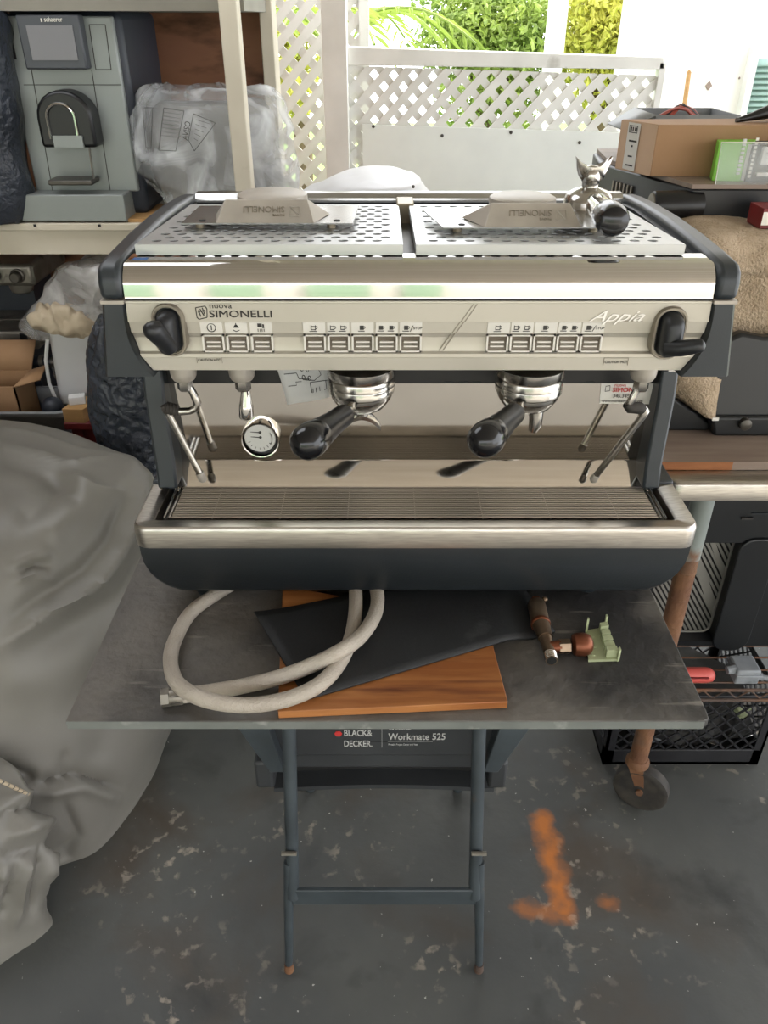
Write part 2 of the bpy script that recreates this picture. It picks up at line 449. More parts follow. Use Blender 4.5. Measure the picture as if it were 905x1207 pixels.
def board_material():
    m = mat('weathered_board', '6c6862', '4d4a47', scale=4.5, rough=0.6, c3='282727', scale3=4.0, amt3=(0.46, 0.60), bump=0.3, bscale=60)
    nt = m.node_tree; N = nt.nodes; L = nt.links; p = N['Principled BSDF']
    src = [l.from_socket for l in L if l.to_socket == p.inputs['Base Color']][0]
    tc = N.new('ShaderNodeTexCoord'); mp = N.new('ShaderNodeMapping'); mp.inputs['Scale'].default_value = (8, 60, 8); mp.inputs['Rotation'].default_value = (0, 0, R(60))
    L.new(tc.outputs['Object'], mp.inputs[0])
    n = N.new('ShaderNodeTexNoise'); n.inputs['Scale'].default_value = 1.0; n.inputs['Detail'].default_value = 5; L.new(mp.outputs[0], n.inputs[0])
    r = N.new('ShaderNodeValToRGB'); r.color_ramp.elements[0].position = 0.64; r.color_ramp.elements[1].position = 0.74
    r.color_ramp.elements[1].color = (0.5, 0.5, 0.5, 1)
    L.new(n.outputs['Fac'], r.inputs[0])
    x = N.new('ShaderNodeMix'); x.data_type = 'RGBA'; L.new(r.outputs[0], x.inputs[0]); L.new(src, x.inputs[6]); x.inputs[7].default_value = hexc('9c968d')
    L.new(x.outputs[2], p.inputs['Base Color'])
    return m
M['board'] = board_material()
M['boardedge'] = mat('grey_green_edge', '727672', '656965', scale=14, rough=0.6, c3='8f918c', scale3=22, amt3=(0.6, 0.7))
# ================================================================== SETTING
fl = MB().box((-3.5, -0.45, -0.1), (3.0, 3.45, 0.0)).build('floor', M['floor']); struct(fl)
dr = MB().box((-9, -9, -0.14), (9, -0.45, -0.005)).build('driveway', M['drive']); struct(dr)
gd = MB().box((-14, 3.45, -0.2), (14, 16, -0.06)).build('garden_ground', M['lawn']); struct(gd)
cl = MB()          # roof; the opening over the left side is added to light the tarpaulin's top
for lo, hi in (((-3.5, -2.6), (-2.0, 3.0)), ((-0.45, -2.6), (3.0, 3.0)), ((-2.0, -2.6), (-0.45, 1.10)), ((-2.0, 1.90), (-0.45, 3.0))): cl.box((*lo, 2.42), (*hi, 2.5))
cl = cl.build('ceiling', M['ceil']); struct(cl)
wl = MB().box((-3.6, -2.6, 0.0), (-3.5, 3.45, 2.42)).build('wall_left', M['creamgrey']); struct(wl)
wb = MB().box((-3.5, 2.62, 0.0), (-0.66, 2.7, 2.42)).build('wall_back', M['ply']); struct(wb)
wr = MB().box((1.12, 4.3, -0.06), (4.5, 4.4, 3.4)).build('wall_right', M['sunwhite']); struct(wr)
# the yard behind the camera, seen only in the polished steel: a pale wall with green panels
yw = MB().box((-6, -6.1, -0.02), (6, -6.0, 2.3)).build('wall_front', M['yardwhite']); struct(yw)
M['yardgreen'] = mat('pale_green_boards', '8fa88c', '869f83', scale=2, rough=0.7)
for k in range(7):
    x = -5.4 + k * 0.93
    b = MB().box((x, -6.0, 0.1), (x + 0.38 + 0.12 * (k % 3), -5.95, 2.2)).build('panel', M['yardgreen'], yw)

# ================================================================== ESPRESSO MACHINE
B = (0.04, 1.15, 0.80)
em = thing('espresso_machine', 'large two-group chrome and black espresso machine standing on the weathered board', 'espresso machine', B)
CX = 0.042
# ---- black base tub with big rounded lower corners
XB0, XB1 = -0.350, 0.438
def base_ring(y, ins, zlo, zhi):
    r = 0.062; pts = [(XB0 + ins, zhi), (XB1 - ins, zhi)]
    for k in range(7):
        t = R(0 - 90 * k / 6); pts.append((XB1 - ins - r + r * math.cos(t), zlo + r + r * math.sin(t)))
    for k in range(7):
        t = R(-90 - 90 * k / 6); pts.append((XB0 + ins + r + r * math.cos(t), zlo + r + r * math.sin(t)))
    return [(p[0], y, p[1]) for p in pts]
b = MB(); b.loft([base_ring(0.921, 0.004, 0.842, 0.918), base_ring(0.932, 0.001, 0.830, 0.918), base_ring(0.955, 0, 0.826, 0.918), base_ring(1.42, 0.0, 0.826, 0.918)])
b.build('base_tub', M['charcoal'], em, smooth=50)
# feet
for x, y in ((-0.27, 0.975), (0.315, 0.985), (-0.27, 1.36), (0.34, 1.36)):
    MB().lathe([(0.019, 0), (0.021, 0.005), (0.021, 0.022), (0.016, 0.029)], Matrix.Translation((x, y, 0.80)), 16).build('foot', M['slate'], em)
# ---- stainless tray frame: rim, sloping top, well
b = MB()
def plan(ins, z, r=0.022):
    return [(p[0], p[1], z) for p in rrect(XB0 - 0.003 + ins, 0.915 + ins, XB1 + 0.003 - ins, 1.075 - ins * 0.1, max(0.004, r - ins), 5)]
b.loft([plan(0, 0.918), plan(0, 0.944), plan(0.0015, 0.9485), plan(0.004, 0.9515), plan(0.024, 0.949), plan(0.028, 0.947), plan(0.031, 0.936), plan(0.033, 0.930)], cap=False)
b.add(plan(0.033, 0.930), [tuple(range(len(plan(0.033, 0.930))))])
b.build('tray_frame', M['steel'], em, smooth=40)
# side back steps of the frame under the posts
for x0, x1 in ((XB0 - 0.002, -0.316), (0.404, XB1 + 0.002)):
    MB().box((x0, 1.04, 0.935), (x1, 1.12, 0.955)).build('post_seat', M['slate'], em, bevel=0.003)
# grill of round bars (about 3 px apart in the photograph)
b = MB()
for k in range(15):
    y = 0.9515 + k * 0.0060
    b.tube([(-0.303, y, 0.9465), (0.391, y, 0.9465)], 0.0017, 6, False)
for k in range(7):
    x = -0.245 + k * 0.0965
    b.tube([(x, 0.949, 0.9456), (x, 1.037, 0.9456)], 0.0011, 5)
o = b.build('tray_grill', M['wire'], em); o['kind'] = 'stuff'
for x in (-0.3135, -0.3065, 0.3945, 0.4015):
    MB().tube([(x, 0.949, 0.946), (x, 1.037, 0.946)], 0.0022, 8).build('grill_rail', M['steel2'], em)
MB().box((-0.315, 0.9475, 0.935), (0.403, 1.058, 0.9385)).build('tray_floor', M['darksteel'], em)
# ---- splash panel: low riser, then a mirror that leans a touch towards the viewer
b = MB()
prof = [(1.037, 0.940), (1.0585, 0.9800), (1.0600, 0.9815), (1.0515, 1.113), (1.068, 1.113), (1.068, 0.940)]
b.prism(prof, -0.318, 0.4035, 'x')
b.build('splash_panel', M['mirror'], em, smooth=20)
MB().box((-0.33, 1.047, 1.111), (0.41, 1.09, 1.185)).build('splash_rail', M['black'], em)
b = MB()
for x in (-0.22, -0.06, 0.085, 0.107, 0.125, 0.245, 0.285):
    b.box((x, 1.0452, 1.112), (x + 0.0006 + 0.012, 1.0472, 1.1135))
b.box((0.088, 1.044, 1.14), (0.104, 1.048, 1.15))
b.build('rail_clips', M['slate'], em)
# ---- side posts
for s, x0, x1 in ((-1, -0.336, -0.307), (1, 0.384, 0.409)):
    b = MB()
    b.prism([(1.012, 0.957), (1.085, 0.957), (1.10, 1.14), (1.03, 1.14), (1.022, 1.10), (1.018, 0.99)], x0, x1, 'x')
    b.build('side_post', M['slate'], em, bevel=0.004)
    MB().box((x0 + 0.006, 1.02, 1.1395), (x1 - 0.004, 1.08, 1.17)).build('post_bracket', M['steel2'], em)
# ---- body carcass behind
MB().box((-0.325, 1.09, 0.90), (0.405, 1.42, 1.24)).build('rear_body', M['charcoal'], em, bevel=0.006)
# ---- head: side cheeks
def Hx(z):     # inner half-width of the front panel: narrows in a curve towards its foot
    t = max(0.0, (1.262 - z) / 0.093)
    return 0.3545 + 0.008 * t - 0.027 * t ** 3
for s in (-1, 1):
    xo = CX + s * 0.3835
    b = MB()
    n = 14; rows = []
    for k in range(n + 1):
        z = 1.165 + (1.258 - 1.165) * k / n
        xi = CX + s * (Hx(z) + 0.001)
        xx = CX + s * (0.3835 + 0.013 * (1 - k / n))
        rows.append([(xi, 0.945, z), (xi + s * 0.002, 0.940, z), (xx - s * 0.004, 0.940, z), (xx, 0.945, z), (xx, 1.10, z), (xi, 1.10, z)])
    b.loft(rows)
    b.build('cheek_lower', M['slate'], em, smooth=40)
    MB().box((min(CX + s * 0.3555, xo), 0.9385, 1.2585), (max(CX + s * 0.3555, xo), 1.10, 1.2625)).build('cheek_strip', M['alu'], em)
    # upper cheek: front, rounded shoulder, long arc to the back
    top = [(0.9405, 1.2625), (0.939, 1.283), (0.944, 1.296), (0.955, 1.3035), (1.0, 1.3065), (1.08, 1.3095), (1.18, 1.3105), (1.28, 1.3085), (1.37, 1.304), (1.42, 1.299),
           (1.42, 1.20), (1.10, 1.20), (1.10, 1.2625)]
    b = MB().prism(top, CX + s * 0.3555, xo, 'x')
    b.build('cheek_upper', M['slate'], em, bevel=0.007, seg=3)
    # inner dark liner beside the cup tray
    MB().prism([(1.0, 1.225), (1.0, 1.294), (1.1, 1.2985), (1.3, 1.297), (1.40, 1.29), (1.40, 1.225)], CX + s * 0.3475, CX + s * 0.3565, 'x').build('cheek_liner', M['charcoal'], em)
# ---- polished band (rolled front edge)
prof = [(0.9435, 1.2630)]
for z_, a_ in zip(np.linspace(1.2630, 1.3015, 33)[1:], np.concatenate([np.linspace(2, 12, 15), np.linspace(15, 27, 4), np.linspace(29, 60, 13)])):
    prof.append((prof[-1][0] + (1.3015 - 1.2630) / 32 * math.tan(R(a_)), z_))
prof += [(1.005, 1.3022), (1.005, 1.2630)]
b = MB().prism(prof, CX - 0.3545, CX + 0.3545, 'x'); b.build('chrome_band', M['chrome'], em, smooth=50)
# ---- control panel, faceted
P0 = [(0.9445, 1.2618), (0.9430, 1.2605), (0.9428, 1.2585), (0.9445, 1.2575), (0.9448, 1.2345), (0.9480, 1.2335), (0.9490, 1.2195), (0.9520, 1.2180),
      (0.9545, 1.212), (0.9548, 1.203), (0.9530, 1.1945), (0.9478, 1.1925), (0.9475, 1.1880), (0.9490, 1.1870), (0.9500, 1.1700), (0.953, 1.1690)]
b = MB(); nx = 1
vs = []; fs = []
for y, z in P0: vs += [(CX - Hx(z), y, z), (CX + Hx(z), y, z)]
m = len(P0)
for y, z in ((1.00, 1.169), (1.00, 1.2618)):
    vs += [(CX - Hx(z), y, z), (CX + Hx(z), y, z)]
for i in range(m + 1): fs.append((2 * i, 2 * i + 1, 2 * i + 3, 2 * i + 2))
fs.append((2 * m + 2, 2 * m + 3, 1, 0)); fs.append(tuple(range(0, 2 * m + 4, 2))); fs.append(tuple(range(2 * m + 3, 0, -2)))
b.add(vs, fs); panel = b.build('control_panel', M['silver'], em, smooth=15)
def PF(z):     # front y of the panel at height z
    for (y0, z0), (y1, z1) in zip(P0, P0[1:]):
        if z1 <= z <= z0: return y0 + (y1 - y0) * (z0 - z) / max(1e-9, z0 - z1)
    return 0.945
def pan(x, y):
    p = at(x, y, 0.947); return p.x, p.z
# seams: thin dark joint along the top, slanted double groove between the groups
MB().box((CX - 0.354, 0.9432, 1.2615), (CX + 0.354, 0.96, 1.2632)).build('panel_seam', M['dark'], em)
b = MB()
for dx in (0, 4.5):
    (x0, z0), (x1, z1) = pan(556 + dx, 360), pan(515 + dx, 419)
    for za, zb in ((1.257, 1.2345), (1.2335, 1.2195), (1.2175, 1.195)):
        xa = x0 + (x1 - x0) * (z0 - za) / (z0 - z1); xb = x0 + (x1 - x0) * (z0 - zb) / (z0 - z1)
        b.tube([(xa, PF(za) - 0.0002, za), (xb, PF(zb) - 0.0002, zb)], 0.0007, 5)
b.build('slash_trim', M['silver_dark'], em)
# ---- labels and buttons
def cup(b, x, z, y, s=1.0, full=False):
    s *= 0.72
    w_, h_ = 0.0042 * s, 0.0044 * s
    if full: b.box((x - w_, y - 0.0003, z - h_), (x + w_, y, z + h_))
    else:
        for q in (((x - w_, z - h_), (x - w_ + 0.0009, z + h_)), ((x + w_ - 0.0009, z - h_), (x + w_, z + h_)), ((x - w_, z - h_), (x + w_, z - h_ + 0.001)), ((x - w_, z + 0.001), (x + w_, z + 0.002))):
            b.box((q[0][0], y - 0.0003, q[0][1]), (q[1][0], y, q[1][1]))
    b.tube([(x + w_, y, z + 0.0028 * s), (x + w_ + 0.0026 * s, y, z + 0.0022 * s), (x + w_ + 0.0026 * s, y, z - 0.001 * s), (x + w_, y, z - 0.002 * s)], 0.00045, 4)
    b.box((x - w_ - 0.002, y - 0.0003, z - h_ - 0.0021), (x + w_ + 0.001, y, z - h_ - 0.0012))
def icon(kind, x, z, y):
    b = MB()
    if kind == 'power':
        b.tube([(x + 0.0052 * math.cos(t), y, z + 0.0052 * math.sin(t)) for t in np.linspace(0, 2 * PI, 17)], 0.00055, 4)
        b.box((x - 0.0006, y - 0.0004, z - 0.003), (x + 0.0006, y, z + 0.003))
    elif kind == 'steam':
        b.prism([(x - 0.004, z), (x + 0.004, z), (x + 0.001, z + 0.004), (x - 0.001, z + 0.004)], y - 0.0004, y)
        b.box((x - 0.0005, y - 0.0004, z + 0.003), (x + 0.0005, y, z + 0.006))
        b.tube([(x - 0.004, y, z - 0.003), (x, y, z - 0.005), (x + 0.004, y, z - 0.003)], 0.0005, 4)
    elif kind == 'water':
        b.box((x - 0.004, y - 0.0004, z + 0.001), (x + 0.0015, y, z + 0.0055)); b.box((x + 0.002, y - 0.0004, z - 0.0005), (x + 0.0042, y, z + 0.0045))
        for k in range(4): b.box((x - 0.004 + k * 0.0025, y - 0.0004, z - 0.005), (x - 0.0033 + k * 0.0025, y, z - 0.0015))
    elif kind == 'one': cup(b, x - 0.001, z, y)
    elif kind == 'two': cup(b, x - 0.0075, z, y, 0.9); cup(b, x + 0.0055, z, y, 0.9)
    elif kind == 'long': cup(b, x - 0.001, z, y, 0.85, True)
    elif kind == 'twolong': cup(b, x - 0.007, z, y, 0.8, True); cup(b, x + 0.0055, z, y, 0.8, True)
    elif kind == 'stop':
        cup(b, x - 0.006, z, y, 0.85, True); b.tube([(x - 0.001, y, z - 0.005), (x + 0.003, y, z + 0.003)], 0.0005, 4)
    return b
kinds = ['power', 'steam', 'water'] + ['one', 'two', 'long', 'twolong', 'stop'] * 2
cx = [250, 279, 308] + [370.5 + 28.4 * k for k in range(5)] + [587 + 27.8 * k for k in range(5)]
zl0, zl1, zb0, zb1 = 1.2195, 1.2335, 1.1945, 1.2165
for kx, kd in zip(cx, kinds):
    x, _ = pan(kx, 395); hw = 0.0137
    lp = MB().prism([(0.9470, zl1), (0.9482, zl0), (0.9500, zl0), (0.9490, zl1)], x - hw, x + hw, 'x').build('button_label', M['silver_light'], em)
    icon(kd, x, (zl0 + zl1) / 2, 0.9474).build('icon', M['ink'], lp)
    if kd == 'stop': text('STOP', 0.0045, M['ink'], em, Matrix.Translation((x + 0.003, 0.9472, 1.2245)) @ FACE, 'stop_print')
    bz = MB()
    for q in (((x - hw, zb0), (x - hw + 0.0022, zb1)), ((x + hw - 0.0022, zb0), (x + hw, zb1)), ((x - hw, zb0), (x + hw, zb0 + 0.0018)), ((x - hw, zb1 - 0.0014), (x + hw, zb1))):
        bz.box((q[0][0], 0.9485, q[0][1]), (q[1][0], 0.957, q[1][1]))
    bt = bz.build('button_frame', M['silver_light'], em)
    MB().prism([(0.9505, zb1 - 0.0015), (0.9535, zb1 - 0.009), (0.9515, zb0 + 0.002), (0.957, zb0 + 0.002), (0.957, zb1 - 0.0015)], x - hw + 0.0022, x + hw - 0.0022, 'x').build('button', M['button'], bt)
    g = MB()
    for zz in (zb0 + 0.0062, zb0 + 0.0118): g.box((x - 0.0085, 0.9495, zz), (x + 0.0085, 0.9545, zz + 0.0018))
    g.build('light_bar', M['silver_light'], bt)
# ---- lettering on the panel
def T(x, y, F=0.9440): p = at(x, y, F); return Matrix.Translation((p.x, F, p.z)) @ FACE
text('nuova', 0.0100, M['ink'], em, T(246.5, 363.4), 'brand_lettering', sx=1.15, ext=0.0002)
text('SIMONELLI', 0.0124, M['ink'], em, T(246.5, 374.2), 'brand_lettering', bold=0.0004, sx=1.30, ext=0.0002)
b = MB(); p = at(237, 368.5, 0.944); ex, ez = p.x, p.z
pts = [(ex + dx, ez + dz) for dx, dz in ((-0.006, 0.006), (0.0055, 0.008), (0.0075, 0.0045), (0.0065, -0.006), (-0.0035, -0.0085), (-0.0058, -0.006))]
for i in range(6): b.tube([(pts[i - 1][0], 0.9442, pts[i - 1][1]), (pts[i][0], 0.9442, pts[i][1])], 0.0006, 4)
for q in (((-0.003, 0.003), (-0.001, -0.005)), ((-0.001, 0.0045), (0.003, -0.004)), ((-0.004, 0.0005), (0.0045, 0.003)), ((0.002, 0.006), (0.004, -0.002))):
    b.tube([(ex + q[0][0], 0.9442, ez + q[0][1]), (ex + q[1][0], 0.9442, ez + q[1][1])], 0.0007, 4)
b.build('emblem', M['ink'], em)
text('Appia', 0.0195, M['script'], em, T(694, 378.5, 0.9438), 'model_script', shear=0.6, ext=0.0004, bold=0.0, sx=1.42)
MB().box((at(728, 379, .944).x, 0.9438, 1.2355), (at(757, 379, .944).x, 0.9446, 1.2368)).build('script_underline', M['silver_dark'], em)
for x0, x1, yy in ((232, 262, 424.5), (711, 740, 427)):
    a, c_ = at(x0, yy, 0.949), at(x1, yy, 0.949)
    b = MB(); z = a.z + 0.001
    for q in (((a.x, z + 0.0045), (c_.x, z + 0.005)), ((a.x, z - 0.005), (a.x + 0.0005, z + 0.005)), ((c_.x - 0.0005, z - 0.005), (c_.x, z + 0.005))):
        b.box((q[0][0], 0.9484, q[0][1]), (q[1][0], 0.95, q[1][1]))
    b.build('caution_outline', M['silver_dark'], em)
    text('CAUTION HOT', 0.0048, M['ink'], em, Matrix.Translation((a.x + 0.0015, 0.9486, z - 0.0022)) @ FACE, 'caution_print', ext=0.0002, sx=0.86)
MB().box((at(158, 303, .985).x, 0.9740, 1.3005), (at(175, 303, .985).x, 0.985, 1.3022)).build('blue_sticker', M['blue'], em)
# ---- steam taps: oval bezel, dark well, lever
for s, px_, py_ in ((-1, 200.5, 388.5), (1, 787, 392)):
    c = at(px_, py_, 0.945)
    def oval(rx, rz, y, n=28, dx=0, dz=0):
        out = []
        for k in range(n):
            t = 2 * PI * k / n; q = (abs(math.cos(t)) ** 0.9 * (1 if math.cos(t) >= 0 else -1), math.sin(t))
            out.append((c.x + dx + rx * q[0], y, c.z + dz + (rz - rx) * (1 if q[1] > 1e-6 else -1 if q[1] < -1e-6 else 0) + rx * q[1]))
        return out
    b = MB(); rz = 0.0335
    b.loft([oval(0.0205, rz, 0.955), oval(0.0205, rz, 0.9405), oval(0.0195, rz - 0.001, 0.9385), oval(0.0175, rz - 0.003, 0.9385), oval(0.0170, rz - 0.0035, 0.9405), oval(0.0160, rz - 0.0045, 0.9405), oval(0.0153, rz - 0.0052, 0.946)], cap=False)
    tb = b.build('tap_bezel', M['silver_dark'], em)
    MB().loft([oval(0.0165, rz - 0.004, 0.9435), oval(0.0165, rz - 0.004, 0.944)]).build('tap_well', M['black'], em)
    k = MB()
    if s < 0:
        body = [oval(0.012, 0.027, 0.944, dx=0.001), oval(0.0115, 0.026, 0.932, dx=0), oval(0.0105, 0.024, 0.922, dx=-0.001), oval(0.006, 0.016, 0.917, dx=-0.002)]
        k.loft(body)
        k.tube([(c.x + 0.003, 0.925, c.z - 0.018), (c.x - 0.004, 0.915, c.z), (c.x - 0.009, 0.905, c.z + 0.014), (c.x - 0.0105, 0.902, c.z + 0.019), (c.x - 0.011, 0.9015, c.z + 0.0225)], [0.009, 0.0115, 0.0125, 0.010, 0.004], 14)
    else:
        body = [oval(0.0135, 0.028, 0.944), oval(0.013, 0.027, 0.930, dx=0.0), oval(0.011, 0.023, 0.921), oval(0.006, 0.016, 0.917)]
        k.loft(body)
        k.tube([(c.x - 0.004, 0.925, c.z - 0.012), (c.x + 0.008, 0.913, c.z - 0.0085), (c.x + 0.021, 0.905, c.z - 0.003), (c.x + 0.028, 0.902, c.z - 0.0002), (c.x + 0.031, 0.9015, c.z + 0.001)], [0.011, 0.010, 0.009, 0.008, 0.003], 14)
    k.build('tap_lever', M['lever'], em, smooth=60)
# ---- underside plate of the head, group heads
MB().box((CX - 0.325, 1.020, 1.160), (CX + 0.325, 1.10, 1.1695)).build('head_floor', M['black'], em)
GY = 0.990
GX = (-0.0305, 0.1945)
for gx in GX:
    MB().lathe([(0.046, 1.162), (0.0455, 1.150), (0.0445, 1.1485), (0.0455, 1.147), (0.0455, 1.1375), (0.0448, 1.1368), (0.0452, 1.136), (0.0448, 1.127), (0.042, 1.1245), (0.02, 1.1245)],
               Matrix.Translation((gx, GY, 0)), 40).build('group_head', M['castmetal'], em)
# ---- wands, spout
def collar(x, y):
    o = MB().lathe([(0.0175, 1.172), (0.0175, 1.152), (0.0165, 1.146), (0.0140, 1.1415), (0.0105, 1.1405)], Matrix.Translation((x, y, 0)), 28).build('nozzle_collar', M['alu'], em)
    MB().lathe([(0.0105, 1.142), (0.0108, 1.128), (0.0095, 1.126)], Matrix.Translation((x, y, 0)), 6).build('hex_nut', M['castmetal'], o)
WY = 0.990
lx = at(217, 445, WY).x
collar(lx, WY)
def W(x, y, F=WY): return tuple(at(x, y, F))
wd = MB().tube([(lx, WY, 1.14), W(224, 457), W(229, 466), W(233, 475), W(231, 481), W(224, 484.5), W(213, 485), W(200, 484, WY)], [0.0052, 0.005, 0.0055, 0.0055, 0.0055, 0.0055, 0.0055, 0.0055], 12)
st = wd.build('steam_wand', M['castmetal'], em, smooth=60)
MB().tube([W(211, 484), W(209, 484), W(198, 481), W(193, 483)], [0.0075, 0.0085, 0.0085, 0.007], 12).build('rubber_sleeve', M['rubber'], st, smooth=60)
g = MB()
for k in range(4):
    a = W(197 + 4 * k, 481 + k * .9); g.lathe([(0.0078, -0.0012), (0.0095, 0), (0.0078, 0.0012)], along(a, (1, 0, -0.15)), 14)
g.build('sleeve_rib', M['rubber'], st)
MB().tube([W(193, 478), W(196, 484), W(235, 557, 1.016), W(236, 559, 1.016)], [0.0055, 0.0048, 0.0048, 0.005], 12).build('wand_pipe', M['castmetal'], st, smooth=60)
MB().tube([W(235, 557, 1.016), W(239, 565, 1.017), W(240, 567.5, 1.017)], [0.0062, 0.0066, 0.004], 12).build('wand_tip', M['alu'], st, smooth=50)
hx = at(285.5, 445, WY).x
collar(hx, WY)
sp_ = at(290, 460, WY)
b = MB().lathe([(0.004, 0.0), (0.0055, -0.002), (0.006, -0.006), (0.0065, -0.008), (0.0088, -0.024), (0.0098, -0.028), (0.0100, -0.045), (0.0092, -0.0465), (0.0085, -0.040)], Matrix.Translation((sp_.x, WY, 1.131)) @ Matrix.Rotation(R(4), 4, 'Y'), 24)
b.build('water_spout', M['chrome'], em)
rx = at(757, 445, WY).x
collar(rx, WY)
st = MB().tube([(rx, WY, 1.14), W(751, 458), W(747, 466), W(742, 475), W(741, 478)], [0.005, 0.0045, 0.0055, 0.006, 0.0045], 12).build('steam_wand', M['castmetal'], em, smooth=60)
MB().tube([W(738, 476), W(742, 480), W(754, 481), W(759, 483)], [0.006, 0.0085, 0.0085, 0.0065], 12).build('rubber_sleeve', M['rubber'], st, smooth=60)
MB().tube([W(758, 480), W(760, 484), W(757, 491), W(702, 561, 1.016)], [0.005, 0.0068, 0.0055, 0.0048], 12).build('wand_pipe', M['castmetal'], st, smooth=60)
MB().tube([W(703, 560, 1.016), W(699, 565.5, 1.017), W(697, 568, 1.017)], [0.0056, 0.0062, 0.003], 12).build('wand_tip', M['alu'], st, smooth=50)
# ---- pressure gauge let into the splash panel
gc = at(307.5, 516.5, 1.052)
GM = along(gc, (0, -1, -0.0))
b = MB().lathe([(0.0288, -0.010), (0.0290, 0.006), (0.0280, 0.0085), (0.0262, 0.008), (0.0255, 0.005), (0.025, -0.008)], GM, 40)
gg = b.build('pressure_gauge', M['chrome'], em)
GI = GM @ Matrix.Translation((0, 0, 0.004))
MB().lathe([(0.0252, -0.012), (0.0252, -0.0005), (0.0001, 0.0)], GM, 40).build('gauge_cup', M['black'], gg)
GD = Matrix.Translation((gc.x - 0.0005, gc.y - 0.0066, gc.z + 0.0028)) @ FACE
b = MB(); b.lathe([(0.0232, -0.002), (0.0222, 0.0), (0.0001, 0.0002)], GD, 36); b.build('gauge_dial', M['dial'], gg)
b = MB()
for zz in (0.002, 0.010): b.tube([GD @ Vector((0.001, zz, 0.001)), GD @ Vector((-0.013, zz + 0.0012, 0.001))], [0.0008, 0.0004], 4); b.lathe([(0.0022, 0), (0.002, 0.0012)], GD @ Matrix.Translation((0.001, zz, 0)), 12)
for k in range(7):
    t = R(200 + 22 * k); b.tube([GD @ Vector((0.0185 * math.cos(t), 0.0185 * math.sin(t), 0.0006)), GD @ Vector((0.0150 * math.cos(t), 0.0150 * math.sin(t), 0.0006))], 0.0004, 4)
b.tube([GD @ Vector((0.0180 * math.cos(t), 0.0180 * math.sin(t), 0.0006)) for t in np.linspace(R(-35), R(30), 8)], 0.0005, 4)
b.build('gauge_marks', M['ink'], gg)
# ---- cup tray: two perforated plates with a gap, lower deck beneath
MB().box((CX - 0.352, 1.005, 1.262), (CX + 0.352, 1.40, 1.276)).build('top_deck', M['darksteel'], em)
def tray(x0, x1, y0, y1, nx_, ny_):
    zf, zb = 1.3155, 1.3015
    zt = lambda y: zf + (zb - zf) * (y - y0) / (y1 - y0)
    b = MB(); mx_, my_ = 0.010, 0.012
    X0, X1, Y0, Y1 = x0 + mx_, x1 - mx_, y0 + my_, y1 - my_
    px_ = (X1 - X0) / (nx_ + 0.5); py_ = (Y1 - Y0) / ny_
    def cell(ax, bx, ay, by, hole=True):
        if not hole:
            b.add([(ax, ay, zt(ay)), (bx, ay, zt(ay)), (bx, by, zt(by)), (ax, by, zt(by))], [(0, 1, 2, 3)]); return
        n = 12; cx_, cy_ = (ax + bx) / 2, (ay + by) / 2; r = 0.0064
        vs = []
        for k in range(n):
            t = 2 * PI * (k + 0.5) / n; c_, s_ = math.cos(t), math.sin(t)
            m_ = max(abs(c_) / ((bx - ax) / 2), abs(s_) / ((by - ay) / 2))
            vs.append((cx_ + c_ / m_, cy_ + s_ / m_, zt(cy_ + s_ / m_)))
        vs += [(cx_ + r * math.cos(2 * PI * (k + .5) / n), cy_ + r * math.sin(2 * PI * (k + .5) / n), zt(cy_ + r * math.sin(2 * PI * (k + .5) / n))) for k in range(n)]
        fs = [(k, (k + 1) % n, n + (k + 1) % n, n + k) for k in range(n)]
        o = len(vs)
        # the four corners cut off by the polygonal outer ring
        for sx_, sy_ in ((1, 1), (-1, 1), (-1, -1), (1, -1)):
            q = (cx_ + sx_ * (bx - ax) / 2, cy_ + sy_ * (by - ay) / 2)
            vs.append((q[0], q[1], zt(q[1])))
        def near(a):   # ring vertices on each side of the corner angle
            k = int((a / (2 * PI)) * n - 0.5) % n; return k, (k + 1) % n
        for i, (sx_, sy_) in enumerate(((1, 1), (-1, 1), (-1, -1), (1, -1))):
            a = math.atan2(sy_ * (by - ay), sx_ * (bx - ax)) % (2 * PI)
            k0, k1 = near(a); fs.append((k0, o + i, k1))
        b.add(vs, fs)
    for j in range(ny_):
        ya, yb = Y0 + j * py_, Y0 + (j + 1) * py_; off = px_ / 2 if j % 2 else 0
        if off: cell(X0, X0 + off, ya, yb, False)
        else: cell(X1 - px_ / 2, X1, ya, yb, False)
        for i in range(nx_): cell(X0 + off + i * px_, X0 + off + (i + 1) * px_, ya, yb)
    cell(x0, x1, y0, Y0, False); cell(x0, x1, Y1, y1, False); cell(x0, X0, Y0, Y1, False); cell(X1, x1, Y0, Y1, False)
    o = b.build('cup_tray', M['traysteel'], em, smooth=0, solid=0.0012)
    e = MB()      # folded edges
    e.box((x0, y0 - 0.0008, zf - 0.012), (x1, y0 + 0.0008, zf))
    e.prism([(y0, zf - 0.012), (y1, zb - 0.012), (y1, zb), (y0, zf)], x0 - 0.0008, x0 + 0.0008, 'x')
    e.prism([(y0, zf - 0.012), (y1, zb - 0.012), (y1, zb), (y0, zf)], x1 - 0.0008, x1 + 0.0008, 'x')
    e.box((x0, y1 - 0.0008, zb - 0.012), (x1, y1 + 0.0008, zb))
    e.build('folded_edge', M['traysteel'], o)
    g = MB()
    for x in (x0 + 0.02, x1 - 0.02):
        for y in (y0 + 0.03, y1 - 0.03): g.cyl((x, y, 1.276), (x, y, zt(y) - 0.002), 0.006)
    g.build('tray_stud', M['black'], o)
tray(CX - 0.3465, 0.0225, 0.992, 1.312, 14, 13)
tray(0.040, CX + 0.3265, 0.992, 1.312, 13, 13)
MB().box((0.02, 1.30, 1.274), (0.047, 1.36, 1.305)).build('brass_tab', M['brass_tab'], em, bevel=0.002)
